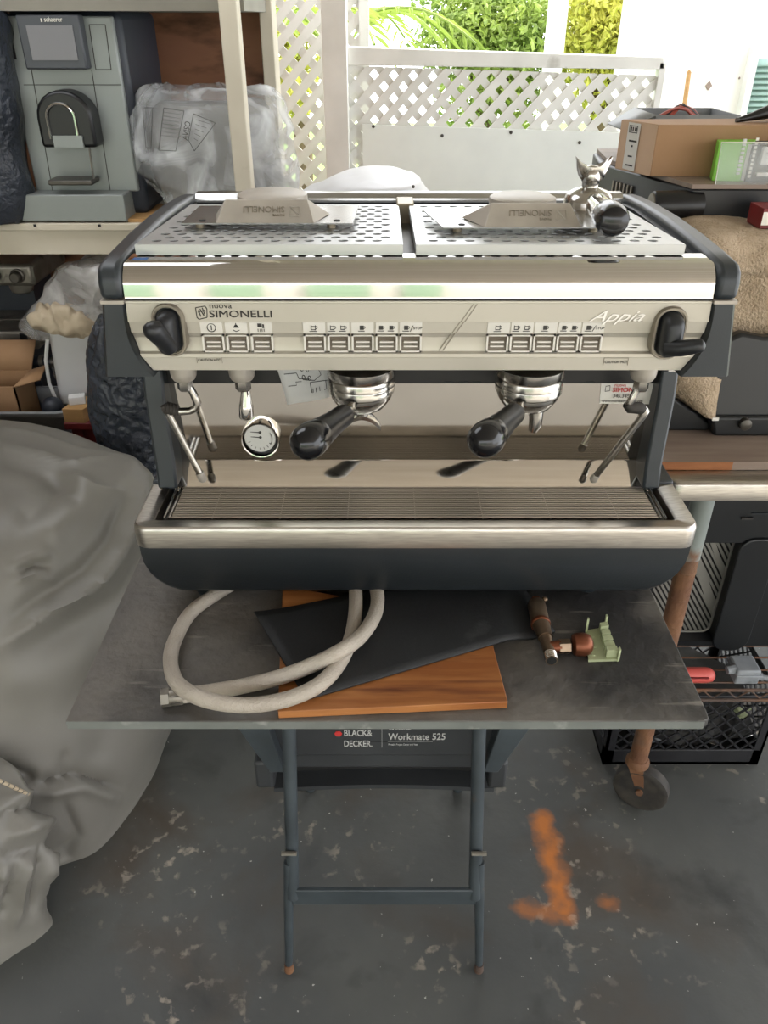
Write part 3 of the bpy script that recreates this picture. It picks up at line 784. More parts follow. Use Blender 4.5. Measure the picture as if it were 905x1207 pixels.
# back rail and its dark inner face
MB().prism([(1.385, 1.270), (1.390, 1.297), (1.398, 1.3035), (1.415, 1.3040), (1.42, 1.300), (1.42, 1.20), (1.40, 1.20)], CX - 0.356, CX + 0.356, 'x').build('rear_rail', M['steel2'], em, smooth=30)
MB().box((CX - 0.350, 1.372, 1.262), (CX + 0.350, 1.3865, 1.294)).build('rear_inner', M['charcoal'], em)
MB().box((0.300, 1.3705, 1.275), (0.36, 1.3725, 1.293)).build('rear_vent', M['black'], em)
# dealer's sticker on the splash panel
a, c_ = at(708, 450, 1.049), at(771, 479, 1.0515)
sk = MB().add([(at(709, 449, 1.05).x, 1.0505, 1.1125), (at(771, 449, 1.05).x, 1.0505, 1.1125), (at(768, 479, 1.0525).x, 1.0527, 1.0765), (at(706, 477, 1.0525).x, 1.0527, 1.0775)], [(0, 1, 2, 3)]).build('dealer_sticker', M['silver_light'], em)
def S(x, z): return Matrix.Translation((x, 1.0498, z)) @ FACE
sx0 = at(709, 455, 1.05).x
text('nuova', 0.0070, M['red'], em, S(sx0 + 0.018, 1.1050), 'sticker_print', ext=0.0001)
text('SIMONELLI', 0.0100, M['red'], em, S(sx0 + 0.016, 1.0965), 'sticker_print', ext=0.0001, bold=0.0004)
text('345.345.', 0.0075, M['ink'], em, S(sx0 + 0.018, 1.0880), 'sticker_print', ext=0.0001, bold=0.0002)
text('www.nuovasimonelli.com', 0.0056, M['ink'], em, Matrix.Translation((sx0 + 0.004, 1.0508, 1.0805)) @ FACE, 'sticker_print', ext=0.0001, bold=0.0001, sx=1.02)
b = MB(); q = [(sx0 + 0.006, 1.1055), (sx0 + 0.012, 1.1065), (sx0 + 0.0125, 1.0985), (sx0 + 0.006, 1.0975)]
for i in range(4): b.tube([(q[i - 1][0], 1.0498, q[i - 1][1]), (q[i][0], 1.0498, q[i][1])], 0.0004, 4)
b.build('sticker_emblem', M['ink'], em)

# ================================================================== PORTAFILTERS
def portafilter(name, label, gx, end, spout):
    base = (gx, GY, 1.09)
    t = thing(name, label, 'portafilter', base, 'portafilters of the espresso machine')
    MB().lathe([(0.0415, 1.1295), (0.0415, 1.120), (0.0405, 1.1175), (0.037, 1.112), (0.031, 1.104), (0.020, 1.0985), (0.010, 1.0965)], Matrix.Translation((gx, GY, 0)), 36).build('filter_bowl', M['castmetal'], t, smooth=50)
    e = Vector(end); s0 = Vector((gx, GY, 1.108)); d = (e - s0).normalized()
    n0 = s0 + d * 0.032
    MB().tube([n0, s0 + d * 0.045, s0 + d * 0.066], [0.0095, 0.0075, 0.0085], 14).build('neck', M['castmetal'], t, smooth=60)
    L_ = (e - s0).length; q = lambda u: s0 + d * u
    sag = Vector((0, 0, -1))
    MB().tube([q(0.058), q(0.060), q(0.075), q(L_ * 0.55) , q(L_ * 0.74), q(L_ * 0.80)], [0.010, 0.0145, 0.0150, 0.0155, 0.0185, 0.0192], 20).build('handle', M['black'], t, smooth=60)
    MB().tube([q(L_ * 0.79), q(L_ * 0.84), q(L_ * 0.92), q(L_ * 0.985), q(L_ * 1.03), q(L_ * 1.06), q(L_ * 1.07)], [0.0192, 0.0212, 0.0222, 0.0212, 0.0165, 0.009, 0.002], 20).build('handle_cap', M['bakelite'], t, smooth=60)
    if spout == 'double':
        b = MB()
        b.cyl((gx, GY, 1.099), (gx, GY, 1.088), 0.009)
        rows = []
        for k in range(13):
            u = -1 + k / 6; x = u * 0.026; z = 1.090 - 0.020 * u * u; wd_ = 0.011 * (1 - 0.75 * u * u) + 0.0015
            rows.append([(gx + x, GY - wd_, z + 0.002), (gx + x, GY - wd_ * 0.9, z - 0.004), (gx + x, GY + wd_ * 0.9, z - 0.004), (gx + x, GY + wd_, z + 0.002), (gx + x, GY + wd_ * .8, z + 0.001), (gx + x, GY - wd_ * .8, z + 0.001)])
        b.loft(rows); b.build('double_spout', M['castmetal'], t, smooth=50)
    else:
        b = MB().tube([(gx + 0.012, GY - 0.006, 1.100), (gx + 0.013, GY - 0.008, 1.090), (gx + 0.013, GY - 0.008, 1.078), (gx + 0.010, GY - 0.008, 1.068)], [0.011, 0.0095, 0.009, 0.006], 14)
        b.build('spout', M['castmetal'], t, smooth=50)
    return t
portafilter('portafilter', 'portafilter locked in the left group, black handle pointing left, double spout', GX[0], tuple(at(359, 524, 0.826)), 'double')
portafilter('portafilter', 'portafilter locked in the right group, black handle, single short spout', GX[1], tuple(at(569, 521, 0.826)), 'single')
# loose one lying upside down on the cup tray
pc = Vector((at(692, 247, 1.20).x, 1.20, 1.3065))
lp = thing('portafilter', 'loose chrome portafilter upside down on the cup tray, forked spout pointing up', 'portafilter', tuple(pc), 'portafilters of the espresso machine')
MB().lathe([(0.0355, 0.0015), (0.0370, 0.004), (0.0370, 0.008), (0.0355, 0.010), (0.0350, 0.022), (0.0325, 0.030), (0.025, 0.036), (0.013, 0.040), (0.012, 0.041)], Matrix.Translation(pc), 36).build('filter_bowl', M['castmetal'], lp, smooth=50)
MB().lathe([(0.0135, 0.036), (0.0122, 0.041), (0.0122, 0.047), (0.0138, 0.049), (0.0138, 0.056), (0.0122, 0.063), (0.008, 0.068), (0.001, 0.0695)], Matrix.Translation(pc), 20).build('spout_stem', M['castmetal'], lp, smooth=50)
rows = []
for k in range(17):
    u = -1 + k / 8; x = u * 0.0255; zl_ = 0.048 + 0.032 * abs(u) ** 4.5; zh_ = 0.0675 + 0.0130 * u * u; th = 0.011 * (1 - 0.65 * u * u)
    o_ = pc + Vector((x, 0, 0))
    zm_ = zl_ + (zh_ - zl_) * 0.35
    rows.append([o_ + Vector((0, -th, zh_)), o_ + Vector((0, -th, zm_)), o_ + Vector((0, -th * .5, zl_)), o_ + Vector((0, th * .5, zl_)), o_ + Vector((0, th, zm_)), o_ + Vector((0, th, zh_)), o_ + Vector((0, th * .5, zm_ + (zh_ - zm_) * .4)), o_ + Vector((0, -th * .5, zm_ + (zh_ - zm_) * .4))])
MB().loft(rows).build('forked_spout', M['castmetal'], lp, smooth=50)
he = at(724, 261, 1.0); h0 = pc + Vector((0.0, -0.02, 0.026)); d = (he - h0)
MB().tube([h0 + d * 0.1, h0 + d * 0.30, h0 + d * 0.32, h0 + d * 0.72], [0.011, 0.012, 0.0165, 0.0185], 22).build('chrome_grip', M['chrome'], lp, smooth=40)
MB().tube([h0 + d * 0.70, h0 + d * 0.74, h0 + d * 0.95, h0 + d * 1.0, h0 + d * 1.03], [0.0185, 0.0198, 0.0198, 0.0170, 0.008], 22).build('handle_cap', M['bakelite'], lp, smooth=40)
MB().lathe([(0.006, 0), (0.006, 0.008), (0.003, 0.01)], along(pc + Vector((-0.035, -0.004, 0.008)), (-1, -0.1, 0.1)), 12).build('locking_lug', M['castmetal'], lp)

# ================================================================== SHEET-METAL GROUP COVERS ON THE CUP TRAY
def cover(label, px0, px1, py, F, hx0, hx1, tx0, tx1, wl_, wr_, right):
    zt = lambda y: 1.3155 - 0.014 * (y - 0.992) / 0.32
    a = at(px0, py, F); c_ = at(px1, py, F); zb = zt(F) + 0.0085
    xm = (a.x + c_.x) / 2
    t = thing('group_cover', label, 'metal cover', (xm, F + 0.05, zt(F)), 'sheet-metal covers on the cup tray')
    dz = 0.0016; dep_ = 0.125
    pl = [(a.x, F), (c_.x, F), (c_.x + (0.0 if right else 0.004), F + dep_), (a.x - (0.022 if right else 0.0), F + dep_)]
    zs = [zb, zb, zb - 0.002, zb - 0.002]
    b = MB().add([(p[0], p[1], z) for p, z in zip(pl, zs)] + [(p[0], p[1], z + dz) for p, z in zip(pl, zs)], [(3, 2, 1, 0), (4, 5, 6, 7), (0, 1, 5, 4), (1, 2, 6, 5), (2, 3, 7, 6), (3, 0, 4, 7)])
    b.build('base_plate', M['steel2'], t)
    X = lambda px: at(px, py, F).x
    h = 0.026
    hx0, hx1, tx0, tx1 = X(hx0), X(hx1), X(tx0), X(tx1)
    z0 = zb + dz
    front = [(hx0, F + 0.001, z0), (hx1, F + 0.001, z0), (tx1, F + 0.020, z0 + h), (tx0, F + 0.020, z0 + h)]
    
    back = [(hx0 - wl_, F + 0.060, z0), (hx1 + wr_, F + 0.060, z0), (tx1 + 0.002, F + 0.034, z0 + h - 0.004), (tx0 - 0.002, F + 0.034, z0 + h - 0.004)]
    b = MB().add(front + back, [(0, 1, 2, 3), (1, 5, 6, 2), (4, 0, 3, 7), (3, 2, 6, 7), (5, 4, 7, 6)])
    hd = b.build('hood', M['alu'], t, smooth=0, bevel=0.0012)
    rr = (tx1 - tx0) / 2 * 0.90; xc = (tx0 + tx1) / 2
    MB().lathe([(rr, zb), (rr, z0 + h - 0.009), (rr * 0.985, z0 + h - 0.005), (rr * 0.9, z0 + h - 0.003), (0.001, z0 + h - 0.0025)], Matrix.Translation((xc, F + 0.086, 0)), 44).build('round_boss', M['alu'], t, smooth=40)
    for x in (a.x + 0.02, c_.x - 0.03):
        for yy in (0.022, 0.085): MB().cyl((x, F + yy, zt(F + yy) + 0.001), (x, F + yy, zb), 0.006).build('rubber_foot', M['brass_tab'], t)
    for x in (a.x + 0.025, c_.x - 0.022): MB().lathe([(0.0045, 0.0), (0.0045, 0.0006)], Matrix.Translation((x, F + 0.016, z0)), 14).build('screw_hole', M['dark'], t)
    # embossed lettering, upside down because the cover lies turned round
    nrm = Vector((0, -h, 0.019)).normalized()
    up = Vector((0, 0.019, h)).normalized()
    org = Vector(((hx0 + hx1) / 2, F + 0.0105, z0 + h * 0.5)) + nrm * 0.0003
    Mx = Matrix((Vector((-1, 0, 0)), -up, nrm)).transposed().to_4x4(); Mx.translation = org
    wd_ = (tx1 - tx0)
    text('SIMONELLI', 0.0115, M['silver_dark'], t, Mx @ Matrix.Translation((-wd_ * 0.24, -0.0062, 0)), 'embossed_lettering', ext=0.0006, bold=0.0, sx=1.0)
    text('nuova', 0.0062, M['silver_dark'], t, Mx @ Matrix.Translation((-wd_ * 0.24, 0.0042, 0)), 'embossed_lettering', ext=0.0005, sx=1.1)
    e = MB(); q = [Mx @ Vector((-wd_ * 0.36 + dx, dy, 0.0004)) for dx, dy in ((-0.006, 0.007), (0.007, 0.007), (0.006, -0.006), (-0.006, -0.006))]
    for i in range(4): e.tube([q[i - 1], q[i]], 0.0006, 4)
    e.tube([q[0], q[2]], 0.0009, 4); e.build('embossed_emblem', M['alu'], t)
cover('bent sheet-metal group cover lying on the left half of the cup tray', 214, 416, 269, 1.085, 255, 370, 265, 362, 0.010, 0.018, False)
cover('bent sheet-metal group cover on the right half of the cup tray beside the loose portafilter', 522, 730, 278, 1.055, 571, 684, 579, 671, 0.026, 0.006, True)

# paper note hanging under the head
pn = [at(324, 428, 1.03), at(386, 428, 1.03), at(389, 462, 1.03), at(339, 475, 1.03)]
def pnf(u, v):
    a = pn[0].lerp(pn[1], u); b_ = pn[3].lerp(pn[2], u); p = a.lerp(b_, v)
    return (p.x, p.y + 0.006 * math.sin(u * 3 + v * 2) - 0.012 * v * v, p.z)
nt_ = thing('paper_note', 'white paper note with pen sketch hanging under the machine head', 'note', tuple(at(355, 470, 1.03)))
sheet(pnf, 8, 6).build('sheet', M['paper'], nt_, solid=0.0004)
b = MB()
def ink(pts): b.tube([Vector(pnf(u, v)) + Vector((0, -0.0012, 0)) for u, v in pts], 0.0005, 4)
ink([(0.1, .3), (.35, .3), (.38, .45), (.6, .45)]); ink([(.55, .1), (.8, .15), (.85, .35), (.7, .5), (.5, .48)])
ink([(.12, .6), (.3, .6), (.3, .52), (.42, .52)]); ink([(.6, .55), (.98, .5)]); ink([(.6, .55), (.62, .8), (.65, .8), (.65, .7)])
ink([(.72, .8), (.72, .68)]); ink([(.8, .78), (.8, .66)]); ink([(.9, .76), (.95, .74), (.94, .5)])
for cu_, cv_ in ((.47, .2), (.58, .22), (.48, .42), (.6, .44)): ink([(cu_ + .03 * math.cos(t), cv_ + .06 * math.sin(t)) for t in np.linspace(0, 6.3, 9)])
b.build('pen_sketch', M['ink'], nt_)
# ================================================================== WORKBENCH AND BOARD
wk = thing('folding_workbench', 'dark grey folding workbench with H-shaped legs carrying the board', 'workbench', (0, 0.95, 0))
for s in (-1, 1):
    MB().tube([(s * 0.1515, 0.905, 0.765), (s * 0.1535, 0.893, 0.57), (s * 0.163, 0.835, 0.215)], 0.0115, 12).build('leg', M['greymetal'], wk, smooth=60)
    MB().tube([(s * 0.1665, 0.846, 0.30), (s * 0.172, 0.836, 0.20), (s * 0.1815, 0.8205, 0.02), (s * 0.182, 0.8200, 0.004)], [0.009, 0.009, 0.0075, 0.0060], 10).build('foot_extension', M['greymetal'], wk, smooth=60)
    MB().cyl((s * 0.182, 0.82, 0.0), (s * 0.182, 0.82, 0.022), 0.0095, 0.008, 12).build('foot_cap', M['rust'], wk)
    MB().cyl((s * 0.1640 - s * 0.014, 0.838, 0.335), (s * 0.164 + s * 0.012, 0.838, 0.335), 0.004, n=8).build('bolt', M['oldsteel'], wk)
    # rear leg and the flat arm that braces the skirt
    MB().tube([(s * 0.165, 1.05, 0.765), (s * 0.175, 1.24, 0.0)], 0.0115, 10).build('leg', M['greymetal'], wk, smooth=60)
    b = MB(); a0, a1 = at(612 if s > 0 else 293, 862, 0.925), at(584 if s > 0 else 321, 908, 0.925)
    b.add([(a0.x - s * 0.026, 0.92, a0.z + 0.06 ), (a0.x + s * 0.036, 0.92, a0.z + 0.06), (a1.x + s * 0.004, 0.92, a1.z), (a1.x - s * 0.022, 0.92, a1.z),
           (a0.x - s * 0.026, 0.945, a0.z + 0.06), (a0.x + s * 0.036, 0.945, a0.z + 0.06), (a1.x + s * 0.004, 0.945, a1.z), (a1.x - s * 0.022, 0.945, a1.z)],
          [(0, 1, 2, 3), (7, 6, 5, 4), (0, 4, 5, 1), (1, 5, 6, 2), (2, 6, 7, 3), (3, 7, 4, 0)])
    b.build('brace_arm', M['greymetal'], wk, bevel=0.002)
    c = at(586 if s > 0 else 312, 905, 0.945)
    MB().prism([(0.93, c.z - 0.035), (0.94, c.z - 0.045), (0.985, c.z - 0.045), (1.0, c.z - 0.03), (1.0, c.z + 0.03), (0.93, c.z + 0.03)], c.x - 0.016, c.x + 0.016, 'x').build('skirt_end', M['wm_plastic'], wk, bevel=0.006)
z0, z1 = at(450, 852, 0.945).z + 0.06, at(450, 891, 0.945).z
MB().box((-0.20, 0.945, z1), (0.198, 0.975, z0)).build('skirt_panel', M['wm_plastic'], wk, bevel=0.004)
a0, a1 = at(450, 893, 0.955), at(450, 905, 0.955)
MB().box((-0.19, 0.957, a1.z - 0.002), (0.19, 0.99, z1)).build('skirt_lower', M['wm_plastic'], wk, bevel=0.003)
b = MB(); zc = at(450, 931, 0.955).z
arch = [(-0.19, a1.z), (0.19, a1.z), (0.19, zc)] + [(0.17 - 0.34 * k / 10, zc + 0.006 + 0.009 * math.sin(PI * k / 10)) for k in range(11)] + [(-0.19, zc)]
MB().prism(arch, 0.985, 0.99, 'y').build('tray_back', M['dark'], wk)
b = MB(); b.loft([[(x, y, zc + 0.010 * math.sin(PI * (x + 0.2) / 0.4) + dz) for y, dz in ((0.95, 0), (0.95, 0.010), (0.985, 0.012), (0.985, 0.002))] for x in np.linspace(-0.2, 0.2, 13)])
b.build('tray_lip', M['wm_plastic'], wk, smooth=40)
MB().box((-0.165, 0.829, 0.198), (0.165, 0.838, 0.241)).build('cross_rail', M['greymetal'], wk, bevel=0.002)
MB().box((-0.34, 0.80, 0.735), (0.34, 1.16, 0.7855)).build('bench_top', M['wm_plastic'], wk, bevel=0.004)
MB().box((-0.03, 0.944, z1 + 0.036), (0.06, 0.9445, z1 + 0.0362)).build('skirt_seam', M['dark'], wk)
def TW(x, y): p = at(x, y, 0.9440); return Matrix.Translation((p.x, 0.9440, p.z)) @ FACE
M['wmprint'] = mat('grey_white_print', 'b3b3b0', rough=0.6)
text('BLACK&', 0.0210, M['wmprint'], wk, TW(405, 867.5), 'maker_print', bold=0.0003, sx=0.62)
text('DECKER.', 0.0210, M['wmprint'], wk, TW(405, 880), 'maker_print', bold=0.0003, sx=0.60)
text('Workmate 525', 0.0225, M['wmprint'], wk, TW(457.5, 872), 'model_print', bold=0.0003, sx=0.70)
text('The ORIGINAL', 0.0060, M['wmprint'], wk, TW(457.5, 860), 'model_print')
text('Portable Project Center and Vise', 0.0060, M['wmprint'], wk, TW(457.5, 878.5), 'model_print', sx=0.62)
p = at(398.5, 865, 0.944)
MB().lathe([(0.0068, 0), (0.0068, 0.0006)], Matrix.Translation((p.x, 0.9443, p.z)) @ FACE, 6).build('maker_mark', M['red'], wk)
p, q = at(450, 859, .944), at(450, 881, .944)
MB().box((p.x - 0.0003, 0.9438, q.z), (p.x + 0.0003, 0.9445, p.z)).build('print_rule', M['wmprint'], wk)
p, q = at(457, 874, .944), at(510, 874, .944)
MB().box((p.x, 0.9438, p.z - 0.0003), (q.x, 0.9445, p.z + 0.0003)).build('print_rule', M['wmprint'], wk)

bd = thing('plywood_board', 'weathered grey plywood board lying on the folding workbench under the espresso machine', 'board', (0.005, 1.08, 0.7865))
pl = [(-0.401, 0.703), (0.402, 0.703), (0.411, 0.708), (0.412, 0.72), (0.415, 1.47), (-0.400, 1.47)]
MB().prism(pl, 0.7865, 0.80, 'z').build('board_panel', M['board'], bd, bevel=0.0012)
MB().box((-0.4005, 0.7022, 0.787), (0.404, 0.7034, 0.7992)).build('front_edge', M['boardedge'], bd)

# --- things lying on the board
ow = MB().add([tuple(atz(x, y, 0.8125)) for x, y in ((327.5, 839), (598.5, 827), (580, 757), (575, 735), (333, 690))] + [tuple(atz(x, y, 0.8125)) for x, y in ((327.5, 839), (598.5, 827), (580, 757), (575, 735), (333, 690))],
             [(4, 3, 2, 1, 0), (5, 6, 7, 8, 9)] + [(i, (i + 1) % 5, 5 + (i + 1) % 5, 5 + i) for i in range(5)])
for i in range(5): ow.v[i] = (ow.v[i][0], ow.v[i][1], 0.8005)
solo(recenter(ow.build('wooden_plank', M['orangewood'], bevel=0.001)), 'orange-brown wooden plank lying on the board partly under the rubber mat', 'plank')
def matf(u, v):
    A, Bq, Cq, D = [atz(x, y, 0.814) for x, y in ((300, 726), (361, 826), (655, 738), (600, 662))]
    p = A.lerp(D, u).lerp(Bq.lerp(Cq, u), v)
    z = 0.8150 + 0.006 * math.exp(-u * 14) * (1 - v) + 0.003 * math.exp(-((1 - v) * 10)) * max(0, .3 - u)
    if p.x > 0.176: z -= min(0.0115, (p.x - 0.176) * 0.35)
    return (p.x, p.y, z)
solo(recenter(sheet(matf, 24, 12).build('rubber_mat', M['matrubber'], solid=0.0030)), 'thin black rubber mat lying askew over the wooden plank', 'mat')
hs = thing('braided_hose', 'white braided hose looping out from under the machine onto the board', 'hose', tuple(atz(300, 820, 0.8005)))
def hz(pts, r=0.0102):
    P = [Vector(atz(x, y, z)) for x, y, z in pts]; out = []
    for i in range(len(P) - 1):
        p0, p1, p2, p3 = P[max(i - 1, 0)], P[i], P[i + 1], P[min(i + 2, len(P) - 1)]
        for k in range(6):
            t = k / 6; out.append(0.5 * ((2 * p1) + (p2 - p0) * t + (2 * p0 - 5 * p1 + 4 * p2 - p3) * t * t + (3 * p1 - p0 - 3 * p2 + p3) * t ** 3))
    out.append(P[-1]); return MB().tube(out, r, 14), out
zb_ = 0.8115; zm = 0.8285; zo = 0.8235
A_, pa = hz([(275, 688, zb_), (258, 698, zb_), (225, 722, zb_), (206, 755, zb_), (201, 780, 0.816), (208, 804, 0.826), (230, 820, 0.832), (262, 829, 0.828), (300, 831, 0.824), (345, 822, zo), (380, 804, zm), (402, 778, zm), (414, 750, zm), (419, 720, zm), (419, 693, zm), (418, 684, zm)])
A_.build('hose_run', M['hose'], hs, smooth=60)
B_, pb = hz([(199, 822, zb_), (215, 820, zb_), (250, 815, zb_), (290, 808, 0.813), (330, 798, zo), (365, 785, 0.832), (400, 768, 0.846), (425, 750, 0.842), (441, 726, zm + .004), (445, 705, zm), (441, 686, zm)])
B_.build('hose_run', M['hose'], hs, smooth=60)
f0, f1 = Vector(atz(189.5, 822.5, 0.813)), Vector(atz(213, 820.5, 0.8125)); d = (f1 - f0).normalized()
MB().lathe([(0.0085, 0), (0.0125, 0.001), (0.0125, 0.011), (0.009, 0.012)], along(f0, d), 6).build('hex_nut', M['oldsteel'], hs)
MB().lathe([(0.0108, 0.011), (0.0114, 0.013), (0.0114, 0.026), (0.0108, 0.028)], along(f0, d), 16).build('crimp_sleeve', M['oldsteel'], hs)
g = MB()
for k in range(8):
    t = 2 * PI * k / 8; Mx = along(f0, d); g.tube([Mx @ Vector((0.0114 * math.cos(t), 0.0114 * math.sin(t), 0.014)), Mx @ Vector((0.0114 * math.cos(t), 0.0114 * math.sin(t), 0.025))], 0.001, 4)
g.build('crimp_mark', M['steel2'], hs)
# brass valve
vl = thing('brass_valve', 'old brass and copper valve fitting lying on the right of the board', 'valve', tuple(atz(645, 760, 0.80)))
zz = 0.8150
v0, v1, v2, v3 = [Vector(atz(x, y, zz)) for x, y in ((632, 712), (637, 735), (643, 752), (650, 779))]
MB().tube([v0 - (v1 - v0) * 0.05, v0, v0 + (v1 - v0) * 0.1, v1, v1 + (v2 - v1) * .1, v2], [0.007, 0.0125, 0.0135, 0.0135, 0.0125, 0.0105], 18).build('valve_body', M['brass'], vl, smooth=50)
dd = (v1 - v0).normalized()
MB().lathe([(0.0135, -0.003), (0.0142, -0.002), (0.0142, 0.003), (0.0135, 0.004)], along(v1, dd), 20).build('body_collar', M['copper'], vl)
MB().lathe([(0.008, 0), (0.0095, -0.004), (0.0095, -0.008), (0.006, -0.0085)], along(v0, dd), 6).build('cap_nut', M['copper'], vl)
MB().ell(v0 - dd * 0.006 + Vector((0.0125, 0, 0.004)), (0.005, 0.005, 0.005)).build('cap_stub', M['brass'], vl)
b = MB(); b.tube([v2 - dd * 0.004, v2, v3], [0.0105, 0.0085, 0.0082], 16); b.build('inlet_stem', M['brass'], vl, smooth=50)
b = MB()
for k in range(5): b.lathe([(0.0083, -0.0008), (0.0091, 0), (0.0083, 0.0008)], along(v3 - dd * (0.002 + 0.0028 * k), dd), 18)
b.build('stem_thread', M['castmetal'], vl)
MB().lathe([(0.0066, 0), (0.0001, 0.0003)], along(v3 + dd * 0.0003, dd), 16).build('stem_bore', M['dark'], vl)
w0, w1, w2, w3 = [Vector(atz(x, y, zz)) for x, y in ((645, 763), (660, 762), (674, 761), (697, 761))]
MB().tube([w0, w1], [0.008, 0.0095], 14).build('branch_elbow', M['copper'], vl, smooth=60)
ax = (w3 - w0).normalized()
MB().lathe([(0.0095, 0), (0.0105, 0.001), (0.0105, 0.016), (0.0095, 0.017)], along(w1 - ax * 0.003, ax), 6).build('branch_nut', M['brass'], vl)
kz = Vector((0, 0, 0.0015))
MB().lathe([(0.0085, 0), (0.0145, 0.002), (0.0162, 0.006), (0.0162, 0.017), (0.0140, 0.024), (0.009, 0.0275)], along(w2 + kz, ax), 24).build('valve_knob', M['copper'], vl, smooth=40)
# pale green comb
gcb = thing('plastic_comb', 'pale green plastic clip with stepped teeth lying beside the copper valve knob', 'plastic clip', tuple(atz(710, 770, 0.80)))
zg = 0.8012
G = [Vector(atz(x, y, zg)) for x, y in ((690, 745), (713, 741), (727, 779), (693, 780))]
def gq(u, v): return G[0].lerp(G[1], u).lerp(G[3].lerp(G[2], u), v)
def slab(b, pts, h0, h1):
    n = len(pts); b.add([(p.x, p.y, h0) for p in pts] + [(p.x, p.y, h1) for p in pts], [tuple(range(n - 1, -1, -1)), tuple(range(n, 2 * n))] + [(i, (i + 1) % n, n + (i + 1) % n, n + i) for i in range(n)])
b = MB(); slab(b, [gq(0, 0), gq(1, 0), gq(1, 1), gq(0, 1)], 0.8006, 0.8046); b.build('clip_plate', M['palegreen'], gcb)
for k in range(5):
    b = MB(); v = 0.06 + k * 0.19
    slab(b, [gq(0.62, v), gq(1.0, v), gq(1.0, v + 0.13), gq(0.62, v + 0.13)], 0.8046, 0.8150 + (0.003 if k in (0, 4) else 0))
    b.build('tooth', M['palegreen'], gcb)
for u in (0.02, 0.95):
    b = MB(); slab(b, [gq(u - 0.04, -0.02), gq(u + 0.04, -0.02), gq(u + 0.05, 0.05), gq(u - 0.05, 0.05)], 0.8006, 0.8270)
    b.build('prong', M['palegreen'], gcb)
b = MB(); slab(b, [gq(1.0, 0.93), gq(1.08, 0.9), gq(1.08, 1.0), gq(1.0, 1.02)], 0.8006, 0.8210); b.build('prong', M['palegreen'], gcb)
b = MB()
for u, v in ((.3, .25), (.3, .6), (.2, .85)): b.lathe([(0.0022, 0.8046), (0.0018, 0.8056)], Matrix.Translation((gq(u, v).x, gq(u, v).y, 0)), 10)
b.build('rivet', M['palegreen'], gcb)

# ================================================================== TARPAULIN-COVERED STACK ON THE LEFT
tp = thing('covered_load', 'large load draped in a grey tarpaulin on the left, reaching the floor', 'tarpaulin', (-1.1, 1.4, 0))
def ring(z, pts): return [(x, y, z) for x, y in pts]
r0 = [(-0.553, 1.50), (-0.556, 1.37), (-0.572, 1.24), (-0.625, 1.085), (-0.71, 1.03), (-0.80, 0.93), (-0.95, 0.80), (-1.6, 0.72), (-1.75, 1.2), (-1.7, 1.85), (-0.95, 1.82), (-0.62, 1.62)]
r1 = [(-0.515, 1.50), (-0.525, 1.37), (-0.560, 1.24), (-0.630, 1.10), (-0.72, 1.03), (-0.82, 0.96), (-0.97, 0.86), (-1.6, 0.76), (-1.75, 1.2), (-1.7, 1.84), (-0.93, 1.81), (-0.60, 1.60)]
r2 = [(-0.495, 1.49), (-0.515, 1.37), (-0.575, 1.26), (-0.66, 1.15), (-0.76, 1.07), (-0.86, 1.01), (-1.00, 0.93), (-1.6, 0.82), (-1.75, 1.2), (-1.7, 1.83), (-0.92, 1.80), (-0.575, 1.585)]
r3 = [(-0.490, 1.47), (-0.520, 1.37), (-0.590, 1.28), (-0.68, 1.19), (-0.78, 1.12), (-0.89, 1.06), (-1.02, 1.00), (-1.6, 0.90), (-1.72, 1.2), (-1.68, 1.82), (-0.91, 1.79), (-0.560, 1.58)]
r4 = [(-0.520, 1.47), (-0.560, 1.40), (-0.630, 1.33), (-0.71, 1.26), (-0.81, 1.20), (-0.92, 1.15), (-1.06, 1.10), (-1.55, 1.0), (-1.65, 1.2), (-1.6, 1.78), (-0.92, 1.755), (-0.575, 1.575)]
r5 = [(-0.65, 1.49), (-0.69, 1.45), (-0.74, 1.41), (-0.80, 1.37), (-0.88, 1.33), (-0.97, 1.30), (-1.08, 1.28), (-1.4, 1.2), (-1.5, 1.3), (-1.45, 1.65), (-0.98, 1.66), (-0.69, 1.55)]
r6 = [(x * 0.15 - 0.97, y * 0.15 + 1.25) for x, y in r5]
tb_ = blob([ring(0, r0), ring(0.16, r1), ring(0.36, r2), ring(0.57, r3), ring(0.705, r4), ring(0.742, r5), ring(0.752, r6)], amp=0.007, scale=2.6, ridged=0.0025, rscale=5, up=22)
